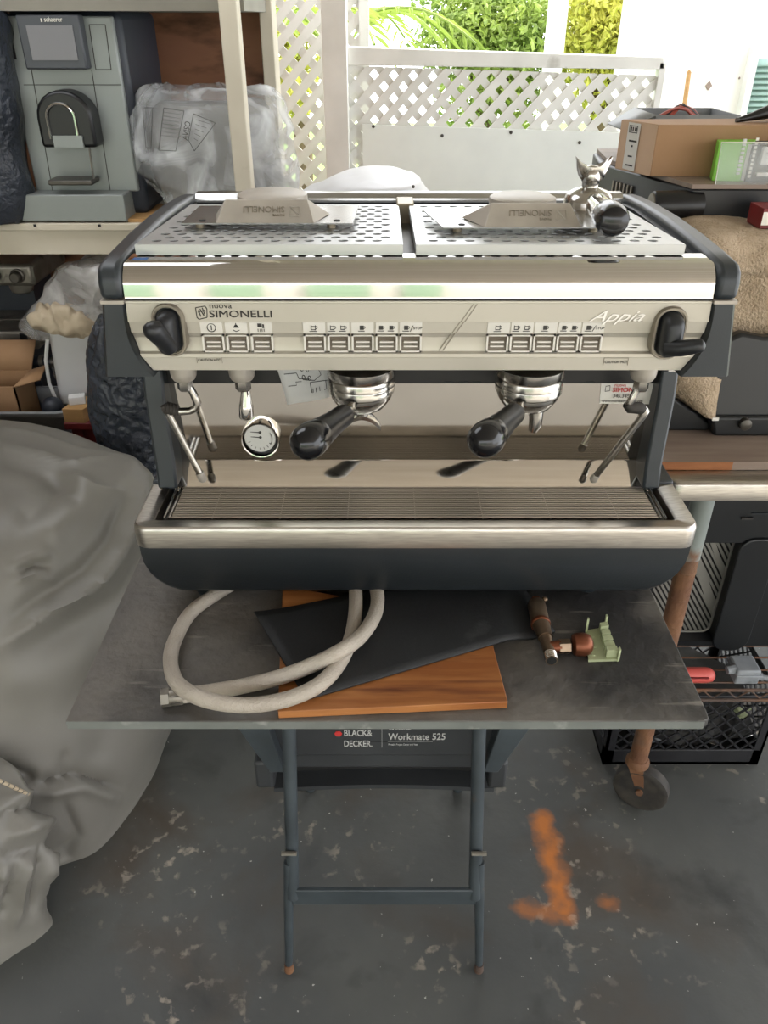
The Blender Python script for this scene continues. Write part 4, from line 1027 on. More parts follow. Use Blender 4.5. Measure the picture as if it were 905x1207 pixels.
# folds and creases worked into the cloth: polylines over its visible side, sharp or soft
def crease(b, lines):
    tp_, sp_ = math.tan(PITCH), 0
    V_ = np.array(b.v, float); d = CAM_H - V_[:, 2]; Y_ = V_[:, 1]
    zc = Y_ * math.cos(PITCH) + d * math.sin(PITCH); vc = d * math.cos(PITCH) - Y_ * math.sin(PITCH)
    U = np.stack([452.5 + FPX * V_[:, 0] / zc, 603.5 + FPX * vc / zc], 1)
    me = bpy.data.meshes.new('x'); me.from_pydata(b.v, [], b.f); me.update(); bm = bmesh.new(); bm.from_mesh(me)
    bmesh.ops.recalc_face_normals(bm, faces=bm.faces); bm.normal_update()
    Nn = np.array([v.normal[:] for v in bm.verts]); bm.free(); bpy.data.meshes.remove(me)
    off = np.zeros(len(V_))
    for pts, amp, w_, sharp in lines:
        dist = np.full(len(V_), 1e9); tpar = np.zeros(len(V_)); n = len(pts) - 1
        for k in range(n):
            a, c_ = np.array(pts[k], float), np.array(pts[k + 1], float); e = c_ - a
            t = np.clip(((U - a) @ e) / (e @ e), 0, 1); dd = np.linalg.norm(U - (a + t[:, None] * e), axis=1)
            m = dd < dist; dist[m] = dd[m]; tpar[m] = (k + t[m]) / n
        prof = np.exp(-dist / w_) if sharp else np.exp(-(dist / w_) ** 2)
        off += 1.35 * amp * prof * np.minimum(1, np.minimum(tpar, 1 - tpar) * 5 + 0.25)
    off[V_[:, 2] < 0.012] = 0
    b.v = [tuple(p) for p in V_ + Nn * off[:, None]]
crease(tb_, [
    ([(174, 560), (162, 610), (142, 650), (118, 684), (85, 705), (50, 722), (0, 762)], 0.020, 11, True),
    ([(150, 585), (132, 640), (100, 676), (60, 700), (10, 735)], -0.016, 13, False),
    ([(185, 600), (170, 660), (140, 705), (90, 735), (30, 768)], -0.008, 14, False),
    ([(12, 668), (36, 656), (62, 652)], 0.007, 5, True), ([(14, 686), (40, 676), (70, 690)], 0.008, 5, True), ([(22, 676), (40, 666), (60, 668)], -0.007, 5, False),
    ([(0, 503), (45, 514), (100, 533), (150, 540), (180, 553)], 0.006, 6, True), ([(0, 524), (50, 536), (84, 548), (128, 540)], 0.008, 5, True), ([(60, 552), (110, 575), (150, 580)], 0.006, 6, True),
    ([(0, 540), (40, 552), (80, 575), (95, 600)], -0.008, 10, False), ([(100, 558), (88, 600), (52, 640)], 0.010, 16, False), ([(72, 540), (60, 580), (20, 620)], -0.006, 12, False),
    ([(44, 926), (90, 914), (142, 930)], -0.016, 5, True), ([(46, 936), (98, 926), (140, 942)], 0.012, 8, False), ([(78, 885), (74, 916)], -0.007, 4, True),
    ([(0, 905), (42, 923)], -0.020, 9, False), ([(0, 805), (60, 795), (120, 768)], 0.008, 26, False), ([(190, 760), (180, 850), (160, 930)], 0.006, 20, False), ([(120, 770), (130, 850), (110, 900)], -0.006, 22, False),
    ([(75, 945), (90, 985), (70, 1015)], -0.010, 8, False)])
tb_.build('tarpaulin', M['tarp'], tp, smooth=70)
# bunched end of the sheet on the floor in front
def rr_(c, rx_, ry_, z, n=12, ph=0.0, k=0.22): return [(c[0] + rx_ * (1 + k * math.sin(3 * t + ph)) * math.cos(t), c[1] + ry_ * (1 + k * math.cos(4 * t + ph)) * math.sin(t), z) for t in [2 * PI * i / n for i in range(n)]]
fb = blob([rr_((-0.875, 0.88), 0.17, 0.13, 0.0, ph=0.3), rr_((-0.89, 0.905), 0.19, 0.16, 0.10, ph=.6), rr_((-0.87, 0.95), 0.175, 0.145, 0.22, ph=1.2), rr_((-0.845, 0.99), 0.135, 0.10, 0.32, ph=1.6), rr_((-0.83, 1.02), 0.06, 0.045, 0.365, ph=2)], amp=0.015, scale=5, ridged=0.014, rscale=8, seed=3, up=16)
crease(fb, [([(0, 965), (30, 950), (70, 945)], -0.014, 6, True), ([(8, 985), (45, 972), (78, 965)], 0.012, 8, False), ([(0, 1010), (40, 1000), (66, 990)], -0.010, 6, True), ([(70, 985), (60, 1010), (56, 1060)], 0.016, 5, True), ([(52, 1000), (44, 1040), (36, 1080)], -0.016, 5, True),
    ([(38, 1010), (28, 1050), (16, 1095)], 0.014, 5, True), ([(20, 1020), (10, 1060), (0, 1085)], -0.016, 6, True), ([(20, 940), (50, 930), (74, 938)], 0.010, 6, True), ([(0, 1030), (20, 1040)], 0.01, 6, False)])
fb.build('bunched_end', M['tarp'], tp, smooth=70)
rp = [at(-25, 896, 1.0), at(8, 905, 1.0), at(26, 914, 1.005), at(41, 921, 1.01)]
rp = [Vector(p) + Vector((0, -0.03, 0)) for p in rp]
b = MB(); b.tube(rp, 0.0035, 8)
b.build('drawcord', M['cloth'], tp)
b = MB()
for i in range(len(rp) - 1):
    for t in (0.15, 0.5, 0.85): b.ell(rp[i].lerp(rp[i + 1], t), (0.0042, 0.0042, 0.003), n=6, m=4)
b.build('cord_fleck', M['black'], tp)

# ================================================================== SHELF UNIT ON THE LEFT
su = thing('shelf_unit', 'cream painted wooden shelf unit with a brown plywood back on the left', 'shelf', (-1.4, 2.35, 0))
a = at(0, 262, 2.10).z; c_ = at(0, 300, 2.10).z
MB().box((-2.8, 2.10, c_), (-0.315, 2.125, a - 0.018)).build('shelf_fascia', M['cream'], su, bevel=0.002)
MB().box((-2.8, 2.085, a - 0.018), (-0.315, 2.62, a)).build('shelf_board', M['cream'], su, bevel=0.002)
for px_ in (41, 117): p = at(px_, 266, 2.083); MB().box((p.x - 0.0035, 2.083, p.z - 0.003), (p.x + 0.0035, 2.087, p.z + 0.003)).build('screw_hole', M['dark'], su)
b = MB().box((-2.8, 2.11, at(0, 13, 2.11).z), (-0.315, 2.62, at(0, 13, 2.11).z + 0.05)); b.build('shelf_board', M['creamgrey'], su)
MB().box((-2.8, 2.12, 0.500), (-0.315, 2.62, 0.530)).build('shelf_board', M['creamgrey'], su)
MB().box((-0.362, 2.045, 0), (-0.322, 2.10, 2.42)).build('post', M['cream'], su, bevel=0.003)
MB().box((-0.335, 2.50, 0), (-0.300, 2.60, 2.42)).build('post', M['cream'], su, bevel=0.003)
MB().box((-2.8, 2.05, 0), (-2.74, 2.6, 2.42)).build('post', M['cream'], su)
MB().box((-2.75, 2.605, 0.53), (-0.335, 2.617, 2.0)).build('back_panel', M['ply'], su)
SH = a
# bean-to-cup machine
SF = 2.15
cm = thing('coffee_machine', 'tall grey automatic coffee machine with a dull screen on the cream shelf', 'coffee machine', tuple(at(90, 258, 2.25)[:2]) + (SH,))
p = lambda x, y, F=SF: at(x, y, F)
xl, xr = p(20, 120).x, p(147, 120).x
zt_, zbm = p(80, 19).z, SH
MB().box((xl, SF, SH + 0.065), (xr, SF + 0.02, zt_)).build('front_panel', M['schgrey'], cm, bevel=0.004)
MB().box((xl + 0.004, SF + 0.02, SH + 0.002), (xr + 0.012, SF + 0.36, zt_ + 0.012)).build('cabinet', M['schside'], cm, bevel=0.02, seg=3)
q0, q1 = p(20, 262, 2.09), p(150, 262, 2.09)
MB().box((q0.x, 2.09, SH + 0.004), (q1.x, 2.19, SH + 0.068)).build('drip_base', M['schgrey'], cm, bevel=0.003)
MB().box((q1.x, 2.10, SH), (q1.x + 0.055, 2.30, SH + 0.008)).build('base_mat', M['wood'], cm)
a, c_ = p(17, 17, 2.115), p(103, 82, 2.115)
disp = MB().box((a.x, 2.115, c_.z), (c_.x, 2.152, a.z)).build('display', M['bezelgrey'], cm, bevel=0.004)
a, c_ = p(30, 30, 2.112), p(92, 71, 2.112)
MB().box((a.x, 2.113, c_.z), (c_.x, 2.118, a.z)).build('screen', M['screen'], disp)
text('schaerer', 0.014, M['silver_light'], cm, Matrix.Translation((p(52, 25, 2.1135).x, 2.1135, p(52, 25.5, 2.1135).z)) @ FACE, 'maker_print', bold=0.0002, sx=0.85)
q = p(49, 24, 2.1135); MB().box((q.x - 0.002, 2.113, q.z - 0.003), (q.x + 0.001, 2.1145, q.z + 0.004)).build('maker_mark', M['silver_light'], cm)
b = MB()
for (x0, y0), (x1, y1) in (((37, 82), (62, 225)), ((108, 82), (130, 225)), ((28, 100), (143, 100)), ((105, 29), (124, 29)), ((124, 29), (131, 82)), ((131, 82), (113, 82)), ((113, 82), (105, 29))):
    b.tube([p(x0, y0, SF - 0.0005), p(x1, y1, SF - 0.0005)], 0.0011, 4)
b.build('panel_seam', M['ink'], cm)
a, c_ = p(6, 30), p(20, 70); MB().box((a.x, SF - 0.001, c_.z), (c_.x, SF + 0.004, a.z)).build('side_slot', M['dark'], cm)
def arch_(x0, x1, yt, yb, F, n=12):
    a, c_ = p(x0, yb, F), p(x1, yt, F); r = (c_.x - a.x) / 2; xc = (a.x + c_.x) / 2
    return [(a.x, a.z), (c_.x, a.z)] + [(xc + r * math.cos(t), c_.z - r * 0.9 + r * 0.9 * math.sin(t)) for t in np.linspace(0, PI, n)]
MB().prism(arch_(56, 108, 105, 172, 2.12), 2.085, SF, 'y').build('spout_head', M['black'], cm, bevel=0.008, seg=3, smooth=40)
a = arch_(60, 84, 122, 164, 2.08); b = MB(); b.tube([(a[0][0], 2.082, a[0][1])] + [(x, 2.082, z) for x, z in a[:1:-1]] + [(a[1][0], 2.082, a[1][1])], 0.0035, 8); b.build('chrome_loop', M['chrome'], cm)
a, c_ = p(62, 160, 2.08), p(99, 174, 2.08); MB().box((a.x, 2.078, c_.z), (c_.x, 2.10, a.z)).build('spout_block', M['schgrey'], cm)
MB().tube([p(105.5, 174, 2.12), p(111, 214, 2.12)], 0.0035, 8).build('milk_pipe', M['chrome'], cm)
a, c_ = p(59, 211, 2.105), p(112, 217, 2.105); MB().box((a.x, 2.085, c_.z), (c_.x, 2.148, a.z)).build('cup_shelf', M['darksteel'], cm, bevel=0.003)
# black tap handle lying on top of it
th = thing('tap_handle', 'black knobbed handle lying on top of the grey coffee machine', 'handle', tuple(p(32, 12, 2.2)[:2]) + (zt_ + 0.012,))
k0 = Vector((p(32, 9, 2.2).x, 2.2, zt_ + 0.035))
MB().ell(k0, (0.022, 0.022, 0.021)).build('knob', M['black'], th)
MB().tube([k0, k0 + Vector((0.03, 0.0, 0.0)), k0 + Vector((0.045, 0, 0))], [0.011, 0.010, 0.010], 12).build('shaft', M['black'], th)
MB().tube([k0 + Vector((0.04, 0, 0)), k0 + Vector((0.065, 0, -0.001))], 0.009, 12).build('metal_sleeve', M['oldsteel'], th)
# black bag at the far left of the shelf
def blob_px(name, rows, F, depth, m, amp, ridged, rscale=9, scale=6, up=5, parent=None, seed=0, n=12, drop=None, smooth=70):
    """rows: (y, x_left, x_right) silhouette at depth F -> rounded body of the given depth"""
    R_ = []
    for y, x0, x1 in rows:
        a, c_ = at(x0, y, F), at(x1, y, F); rx_ = (c_.x - a.x) / 2; cx_ = (a.x + c_.x) / 2; z = a.z
        dpt = depth * (0.25 + 0.75 * math.sqrt(max(0, min(1, rx_ / max(1e-6, max((at(q[2], q[0], F).x - at(q[1], q[0], F).x) / 2 for q in rows))))))
        R_.append([(cx_ + rx_ * math.cos(t), F + dpt * math.sin(t), z) for t in [2 * PI * i / n for i in range(n)]])
    if drop is not None: R_.append([(x, y, drop) for x, y, z in R_[-1]])
    return blob(R_, amp=amp, scale=scale, ridged=ridged, rscale=rscale, up=up, seed=seed)
bb_ = blob_px('bag', [(8, -40, 0), (30, -70, 8), (90, -80, 14), (150, -80, 26), (200, -85, 33), (235, -85, 37), (257, -80, 30)], 2.12, 0.10, None, 0.008, 0.008)
solo(recenter(bb_.build('plastic_sack', M['garbage'], smooth=70)), 'black plastic sack slumped at the left end of the shelf beside the grey coffee machine', 'bag')
# clear bag with a wrapped lump
pk = thing('wrapped_parcel', 'grey lump wrapped in a clear printed plastic bag on the shelf beside the post', 'bag', (at(240, 226, 2.3).x, 2.3, SH))
blob_px('in', [(122, 190, 300), (140, 178, 315), (170, 175, 318), (200, 185, 322), (232, 200, 318)], 2.26, 0.09, None, 0.012, 0.006).build('wrapped_lump', M['bagin'], pk, smooth=70)
blob_px('o', [(107, 190, 285), (114, 170, 318), (140, 158, 334), (175, 155, 342), (200, 168, 345), (222, 195, 346), (243, 200, 340)], 2.24, 0.13, None, 0.012, 0.016, rscale=13, up=8).build('clear_bag', M['bagclear'], pk, smooth=25)
pr = MB()
def outl(q):
    P = [at(x, y, 2.075) for x, y in q]
    for i in range(len(P)): pr.tube([P[i - 1], P[i]], 0.0008, 4)
outl([(193, 127), (217, 131), (207, 178), (187, 177)]); outl([(228, 134), (254, 145), (229, 178), (222, 165)]); outl([(168, 127), (180, 127), (178, 175), (172, 174)])
for k in range(7):
    pr.tube([at(192.5 - k * .7, 132 + 4.5 * k , 2.075), at(213 - k, 135 + 4.5 * k, 2.075)], 0.0005, 4)
for k in range(5):
    pr.tube([at(231 - k * .6, 141 + 5.5 * k, 2.075), at(247 - 3.5 * k, 146 + 5 * k, 2.075)], 0.0005, 4)
pr.build('bag_print', M['ink'], pk)
q = at(221, 166, 2.073); text('AVISO', 0.020, M['ink'], pk, Matrix.Translation(q) @ FACE @ Matrix.Rotation(R(72), 4, 'Z'), 'bag_print', sx=0.75)

# ---- below the shelf
om = thing('old_espresso_machine', 'dirty steel espresso machine with a round knob under the shelf at far left', 'espresso machine', (at(0, 440, 2.3).x, 2.35, 0.53))
p = lambda x, y, F=2.28: at(x, y, F if F > 2.25 else F + 0.08)
a, c_ = p(-60, 312), p(42, 338); MB().box((a.x, 2.28, c_.z), (c_.x, 2.55, a.z)).build('head', M['oldsteel'], om, bevel=0.012, seg=3)
q = p(21, 325); kb = MB().lathe([(0.020, 0), (0.020, 0.006), (0.0155, 0.008), (0.0155, 0.024), (0.012, 0.027)], along((q.x, 2.28, q.z), (0, -1, 0)), 24).build('knob', M['darksteel'], om)
q = p(-6, 324); MB().lathe([(0.018, 0), (0.018, 0.006), (0.0145, 0.008), (0.0145, 0.024), (0.012, 0.027)], along((q.x, 2.28, q.z), (0, -1, 0)), 24).build('knob', M['darksteel'], om)
q = p(15, 340); MB().lathe([(0.034, 0.02), (0.034, -0.012), (0.030, -0.024), (0.02, -0.030)], Matrix.Translation((q.x, 2.34, q.z)), 28).build('group_head', M['oldsteel'], om)
a, c_ = p(-60, 338, 2.34), p(50, 430, 2.34); MB().box((a.x, 2.40, c_.z), (c_.x, 2.55, a.z)).build('rear_body', M['schside'], om)
a, c_ = p(-60, 391, 2.12), p(47, 412, 2.12); MB().box((a.x, 2.20, c_.z), (c_.x, 2.44, a.z)).build('drip_tray', M['oldsteel'], om, bevel=0.006)
a, c_ = p(-60, 412, 2.16), p(46, 440, 2.16); MB().box((a.x, 2.24, 0.532), (c_.x, 2.55, a.z)).build('base', M['schside'], om)
MB().tube([p(-20, 378, 2.2), p(30, 376, 2.2), p(48, 372, 2.2)], 0.003, 8).build('steam_pipe', M['darksteel'], om)
MB().box((c_.x - 0.012, 2.198, p(0, 411, 2.12).z), (c_.x + 0.012, 2.38, p(0, 392, 2.12).z)).build('tray_end', M['black'], om, bevel=0.004)
hh = thing('grouphead_handle', 'dark handle with pale metal end bands lying under the old machine tray', 'handle', tuple(p(25, 437, 2.08)))
a, c_ = p(-40, 426, 2.08), p(62, 426, 2.08)
MB().tube([a, c_], 0.018, 18).build('handle_grip', M['schside'], hh)
for x in (12, 48): q = p(x, 426, 2.08); MB().tube([q, q + Vector((0.012, 0, 0))], 0.0195, 18).build('end_band', M['oldsteel'], hh)
q = p(52, 426, 2.08); MB().tube([q, q + Vector((0.036, 0, -.004))], 0.0175, 18).build('end_cap', M['darksteel'], hh)
TBF = 2.06
pb_ = thing('polythene_bag', 'milky polythene bag standing behind the white tub under the shelf', 'bag', tuple(at(85, 400, 2.3)))
blob_px('o', [(310, 85, 130), (318, 72, 145), (340, 52, 150), (370, 36, 146), (386, 29, 135), (396, 58, 122), (430, 68, 116), (462, 74, 112)], 2.15, 0.075, None, 0.012, 0.014, rscale=12, up=8).build('bag_skin', M['bagclear2'], pb_, smooth=25)
tu = thing('plastic_tub', 'white rectangular plastic tub under the shelf beside the black sack', 'tub', tuple(at(90, 477, TBF + .05)))
def rect3(x0, x1, y, Fa, Fb): a, c_ = at(x0, y, Fa), at(x1, y, Fa); return [(c[0], c[1], a.z) for c in rrect(a.x, Fa, c_.x, Fb, 0.018, 3)]
MB().loft([rect3(70, 116, 476, TBF + 0.01, TBF + 0.14), rect3(66, 119, 460, TBF + 0.008, TBF + 0.15), rect3(54, 127, 388, TBF, TBF + 0.18), rect3(53, 128, 386, TBF - .003, TBF + 0.183), rect3(53, 128, 384, TBF - .003, TBF + 0.183), rect3(56, 125, 386, TBF + .004, TBF + .176), rect3(68, 118, 455, TBF + .014, TBF + .146)]).build('tub_shell', M['tub'], tu, smooth=50)
ck = blob([[(at(x, y, F).x, F, at(x, y, F).z) for x, y, F in q] for q in (
    [(52, 385, 2.05), (70, 392, 2.045), (92, 398, 2.045), (112, 388, 2.06), (112, 384, 2.12), (85, 382, 2.14), (60, 382, 2.12), (48, 380, 2.08)],
    [(44, 376, 2.05), (68, 380, 2.04), (90, 386, 2.04), (110, 382, 2.06), (108, 376, 2.12), (85, 372, 2.14), (60, 372, 2.12), (42, 374, 2.08)],
    [(46, 368, 2.06), (66, 366, 2.05), (84, 372, 2.05), (98, 374, 2.06), (96, 368, 2.11), (80, 364, 2.12), (62, 364, 2.11), (48, 366, 2.08)],
    [(56, 366, 2.08), (66, 364, 2.07), (74, 366, 2.07), (82, 368, 2.08), (82, 366, 2.10), (74, 364, 2.10), (66, 363, 2.10), (60, 364, 2.09)])], amp=0.010, scale=18, ridged=0.017, rscale=26, up=10)
solo(recenter(ck.build('cotton_rag', M['cloth'], smooth=70)), 'crumpled beige cotton rag hanging over the rim of the white tub', 'rag')
wc = [at(56, 400, 2.05), at(54, 425, 2.05), at(58, 452, 2.05), at(68, 476, 2.05), at(80, 486, 2.05), at(96, 487, 2.05), at(112, 482, 2.06)]
solo(recenter(MB().tube(wc, 0.005, 10).build('white_cable', M['tub'], smooth=60)), 'white cable looping down beside and under the white tub', 'cable')
# bin with a carton in it, stool with blocks
BF = 1.93
bn = thing('storage_bin', 'grey plastic storage bin behind the tarpaulin holding a cardboard box', 'bin', (at(20, 490, 2.05).x, 2.05, 0))
a, c_ = at(-60, 487, BF), at(66, 487, BF); zr = a.z
def br(i, z, t=0.0): return [(x, y, z) for x, y in rrect(a.x + i, BF + i, c_.x + 0.03 - i, BF + 0.18 - i, 0.03, 4)]
MB().loft([br(0.04, 0.0), br(0.005, zr - 0.02), br(-0.004, zr - 0.012), br(-0.004, zr), br(0.010, zr), br(0.012, zr - 0.02), br(0.045, 0.015)]).build('bin_shell', M['bin'], bn, smooth=50)
cb = thing('cardboard_box', 'brown cardboard box with open flaps standing in the grey bin', 'box', (at(20, 470, 2.02).x, 2.03, zr - 0.12))
a, c_ = at(-40, 452, 1.99), at(26, 488, 1.99)
x0, x1, y0, y1 = a.x, at(26, 470, 1.99).x, 1.965, 2.085
zt2 = at(0, 452, 1.99).z
for nm, lo, hi in (('front_side', (x0, y0, zr - .12), (x1, y0 + .004, zt2)), ('back_side', (x0, y1 - .004, zr - .12), (x1 + 0.0, y1, zt2)), ('left_side', (x0, y0, zr - .12), (x0 + .004, y1, zt2)), ('right_side', (x1 - .004, y0, zr - .12), (x1, y1, zt2))):
    MB().box(lo, hi).build(nm, M['card'], cb)
MB().add([(x0, y1, zt2), (x1, y1, zt2), (x1 + .01, y1 + 0.05, zt2 + 0.07), (x0, y1 + 0.05, zt2 + 0.07)], [(0, 1, 2, 3)]).build('flap', M['card'], cb, solid=0.004)
MB().add([(x1, y0, zt2), (x1, y1, zt2), (x1 + .045, y1, zt2 + 0.015), (x1 + .05, y0 + 0.05, zt2 + 0.0)], [(0, 1, 2, 3)]).build('flap', M['card'], cb, solid=0.004)
MB().box((x0, y0, zr - .12), (x1, y1, zr - .116)).build('bottom', M['card'], cb)
q = at(62, 480, 2.02)
solo(recenter(MB().lathe([(0.028, -0.06), (0.030, 0.0), (0.027, 0.016), (0.015, 0.026), (0.001, 0.028)], Matrix.Translation(q) , 20).build('plastic_dome', M['schside'], smooth=50)), 'black domed lid lying in the grey bin beside the cardboard box', 'lid')
SFp = 1.93
st_ = thing('red_stool', 'dark red stool behind the tarpaulin, wood block on its seat', 'stool', (at(98, 500, SFp).x, SFp + .03, 0))
a, c_ = at(76, 497, SFp - 0.02), at(132, 497, SFp - 0.02); zs = a.z
MB().box((a.x, SFp - 0.03, zs - 0.02), (c_.x, SFp + 0.13, zs)).build('seat', M['redpaint'], st_, bevel=0.003)
for x in (a.x + 0.03, c_.x - 0.02):
    for y in (SFp - 0.01, SFp + 0.11): MB().box((x - 0.014, y - 0.014, 0), (x + 0.014, y + 0.014, zs - 0.02)).build('leg', M['redpaint'], st_)
MB().box((a.x + .02, SFp - 0.02, zs - 0.09), (c_.x, SFp - 0.005, zs - 0.02)).build('apron', M['redpaint'], st_)
a, c_ = at(76, 496, SFp - .025), at(101, 497, SFp - .025); h = at(76, 482, SFp - .025).z - zs
wbk = MB().add([(a.x, SFp - .025, zs), (c_.x, SFp - .03, zs), (c_.x + .028, SFp + .05, zs), (a.x + .02, SFp + .06, zs)] + [(a.x, SFp - .025, zs + h), (c_.x, SFp - .03, zs + h), (c_.x + .028, SFp + .05, zs + h), (a.x + .02, SFp + .06, zs + h)],
      [(3, 2, 1, 0), (4, 5, 6, 7), (0, 1, 5, 4), (1, 2, 6, 5), (2, 3, 7, 6), (3, 0, 4, 7)])
solo(recenter(wbk.build('wood_block', M['wood'], bevel=0.001)), 'short pale wood block lying on the red stool', 'wood block')
wh = MB().box((0, 0, 0), (0.042, 0.026, 0.022), Matrix.Translation((a.x + 0.014, SFp - 0.006, zs + h)) @ Matrix.Rotation(R(16), 4, 'Z'))
solo(recenter(wh.build('white_block', M['tub'], bevel=0.002)), 'small white block on top of the pale wood block', 'block')
gs = blob_px('g', [(372, 122, 176), (392, 114, 192), (420, 109, 200), (450, 107, 205), (480, 110, 206), (510, 119, 206), (545, 128, 204), (600, 132, 200)], 1.77, 0.12, None, 0.008, 0.0055, rscale=42, up=15, drop=0.0)
solo(recenter(gs.build('rubbish_sack', M['garbage'], smooth=70)), 'full black rubbish sack standing behind the espresso machine on the left', 'bag')
# ================================================================== LATTICE FENCE AT THE BACK
def lattice(root, x0, x1, z0, z1, F, per, wd, m, tilt=0.0, slope=1.06):
    """two layers of crossing slats, each slat clipped to the frame and a part of its own"""
    for lay, sg in ((0, 1), (1, -1)):
        h = z1 - z0; n0 = int((x0 - h / slope) / per) - 1; n1 = int((x1 + h / slope) / per) + 1
        for k in range(n0, n1 + 1):
            xb = k * per; xt = xb + sg * h / slope; hw = wd / 2 / math.sin(math.atan(slope))
            poly = clip_rect([(xb - hw, z0), (xb + hw, z0), (xt + hw, z1), (xt - hw, z1)], x0, z0, x1, z1)
            if len(poly) < 3: continue
            poly = [(x, z - tilt * (x - x0)) for x, z in poly]
            MB().prism(poly, F + lay * 0.007, F + lay * 0.007 + 0.0065).build('slat', m, root, smooth=0)
FF = 3.3
fe = thing('lattice_fence', 'white diamond lattice fence with a top rail and a screwed-on panel behind the machine', 'fence', (0.45, FF, 0))
A0, A1, A2, A3 = at(407, 55, FF), at(783, 67, FF), at(783, 82, FF), at(407, 77, FF)
tl = (A0.z - A1.z) / (A1.x - A0.x)
MB().add([tuple(v) for v in (A0, A1, A2, A3)] + [tuple(v + Vector((0, 0.05, 0))) for v in (A0, A1, A2, A3)], [(0, 1, 2, 3), (7, 6, 5, 4), (0, 4, 5, 1), (1, 5, 6, 2), (2, 6, 7, 3), (3, 7, 4, 0)]).build('top_rail', M['fencewhite'], fe, bevel=0.003)
a, c_ = at(378, 0, FF), at(408, 0, FF)
MB().box((a.x, FF - 0.03, 0), (c_.x, FF + 0.06, 2.42)).build('post', M['fencewhite'], fe, bevel=0.003)
lattice(fe, A3.x, A2.x, 0.62, A3.z - 0.002, FF + 0.012, 0.0717, 0.0275, M['fencewhite'], tl)
P = [at(427, 147, FF - .01), at(778, 158, FF - .01)]
vp = MB().add([(P[0].x, FF - 0.004, P[0].z), (P[1].x, FF - 0.004, P[1].z), (P[1].x, FF - 0.004, 0.62), (P[0].x, FF - 0.004, 0.62), (P[0].x, FF + 0.008, P[0].z), (P[1].x, FF + 0.008, P[1].z), (P[1].x, FF + 0.008, 0.62), (P[0].x, FF + 0.008, 0.62)],
       [(0, 1, 2, 3), (7, 6, 5, 4), (0, 4, 5, 1), (1, 5, 6, 2), (2, 6, 7, 3), (3, 7, 4, 0)]).build('cover_panel', M['vinyl'], fe)
for x, y in ((440, 149), (521, 160), (602, 156), (683, 168), (762, 172)):
    q = at(x, y, FF - 0.004); MB().lathe([(0.0065, -0.001), (0.006, 0.003), (0.002, 0.004)], along((q.x, FF - 0.004, q.z), (0, -1, 0)), 10).build('screw', M['darksteel'], fe)
MB().box((A1.x - 0.01, FF - 0.0, 0.0), (A1.x + 0.012, FF + 0.05, A1.z - 0.02)).build('end_post', M['fencewhite'], fe)
# left lattice, out beyond the roof edge in the daylight
F2 = 3.72
le = thing('lattice_fence', 'sunlit tall white lattice screen left of the grey-white post', 'fence', (-0.45, F2, 0))
lattice(le, -0.86, -0.10, 0.75, 1.95, F2, 0.0785, 0.034, M['white'])
MB().box((-0.87, F2 - 0.01, 0.70), (-0.09, F2 + 0.03, 0.75)).build('bottom_rail', M['white'], le)
MB().box((-0.87, F2 - 0.01, 1.95), (-0.09, F2 + 0.03, 2.0)).build('top_rail', M['white'], le)
MB().box((-0.90, F2 - 0.02, -0.06), (-0.86, F2 + 0.04, 2.0)).build('end_post', M['white'], le)
MB().box((-0.10, F2 - 0.02, -0.06), (-0.06, F2 + 0.04, 2.0)).build('end_post', M['white'], le)
# white porch column outside, thin pole
a, c_ = at(642, 20, 5.0), at(671, 20, 5.0)
pc_ = MB().lathe([((c_.x - a.x) / 2 * 1.25, -0.06), ((c_.x - a.x) / 2 * 1.25, 0.15), ((c_.x - a.x) / 2, 0.17), ((c_.x - a.x) / 2 * 0.97, 3.0), ((c_.x - a.x) / 2 * 1.2, 3.05), ((c_.x - a.x) / 2 * 1.2, 3.15)], Matrix.Translation(((a.x + c_.x) / 2, 5.0, 0)) @ Matrix.Rotation(R(45), 4, 'Z'), 4)
solo(recenter(pc_.build('porch_column', M['sunwhite'])), 'bright white square column standing outside beyond the lattice fence', 'column')
q = at(812, 85, 4.22), at(806, 128, 4.22)
solo(recenter(MB().tube([(q[1].x - 0.05, 4.22, 0.0), (q[1].x, 4.22, q[1].z), (q[0].x, 4.22, q[0].z), (q[0].x + 0.004, 4.22, q[0].z + 0.004)], 0.011, 8).build('bamboo_stick', M['wood'])), 'thin pale stick leaning upright against the white wall on the right', 'stick')
b = MB()
for x, y in ((835, 101), (829, 137), (871, 92)):
    q = at(x, y, 4.299); s_ = 0.020 if x < 850 else 0.006
    b.prism([(q.x - s_ * .8, q.z), (q.x, q.z - s_), (q.x + s_ * .8, q.z), (q.x, q.z + s_)], 4.294, 4.2995)
b.build('shaded_hole', M['woodgrey'], wr)  # flat grey diamonds paint in the shadowy holes of a lattice
a, c_ = at(898, 70, 4.2), at(960, 145, 4.2)
lv = thing('louvre_shutter', 'pale teal louvred shutter at the far right edge of the white wall', 'shutter', (a.x + .1, 4.25, 0.9))
for k in range(12):
    z = a.z - k * (a.z - c_.z) / 11; MB().add([(a.x, 4.28, z), (c_.x, 4.28, z), (c_.x, 4.25, z - 0.03), (a.x, 4.25, z - 0.03)], [(0, 1, 2, 3)]).build('slat', M['teal'], lv, solid=0.005)
MB().box((a.x - 0.03, 4.24, c_.z - 0.06), (a.x, 4.30, a.z + 0.05)).build('shutter_frame', M['white'], lv)

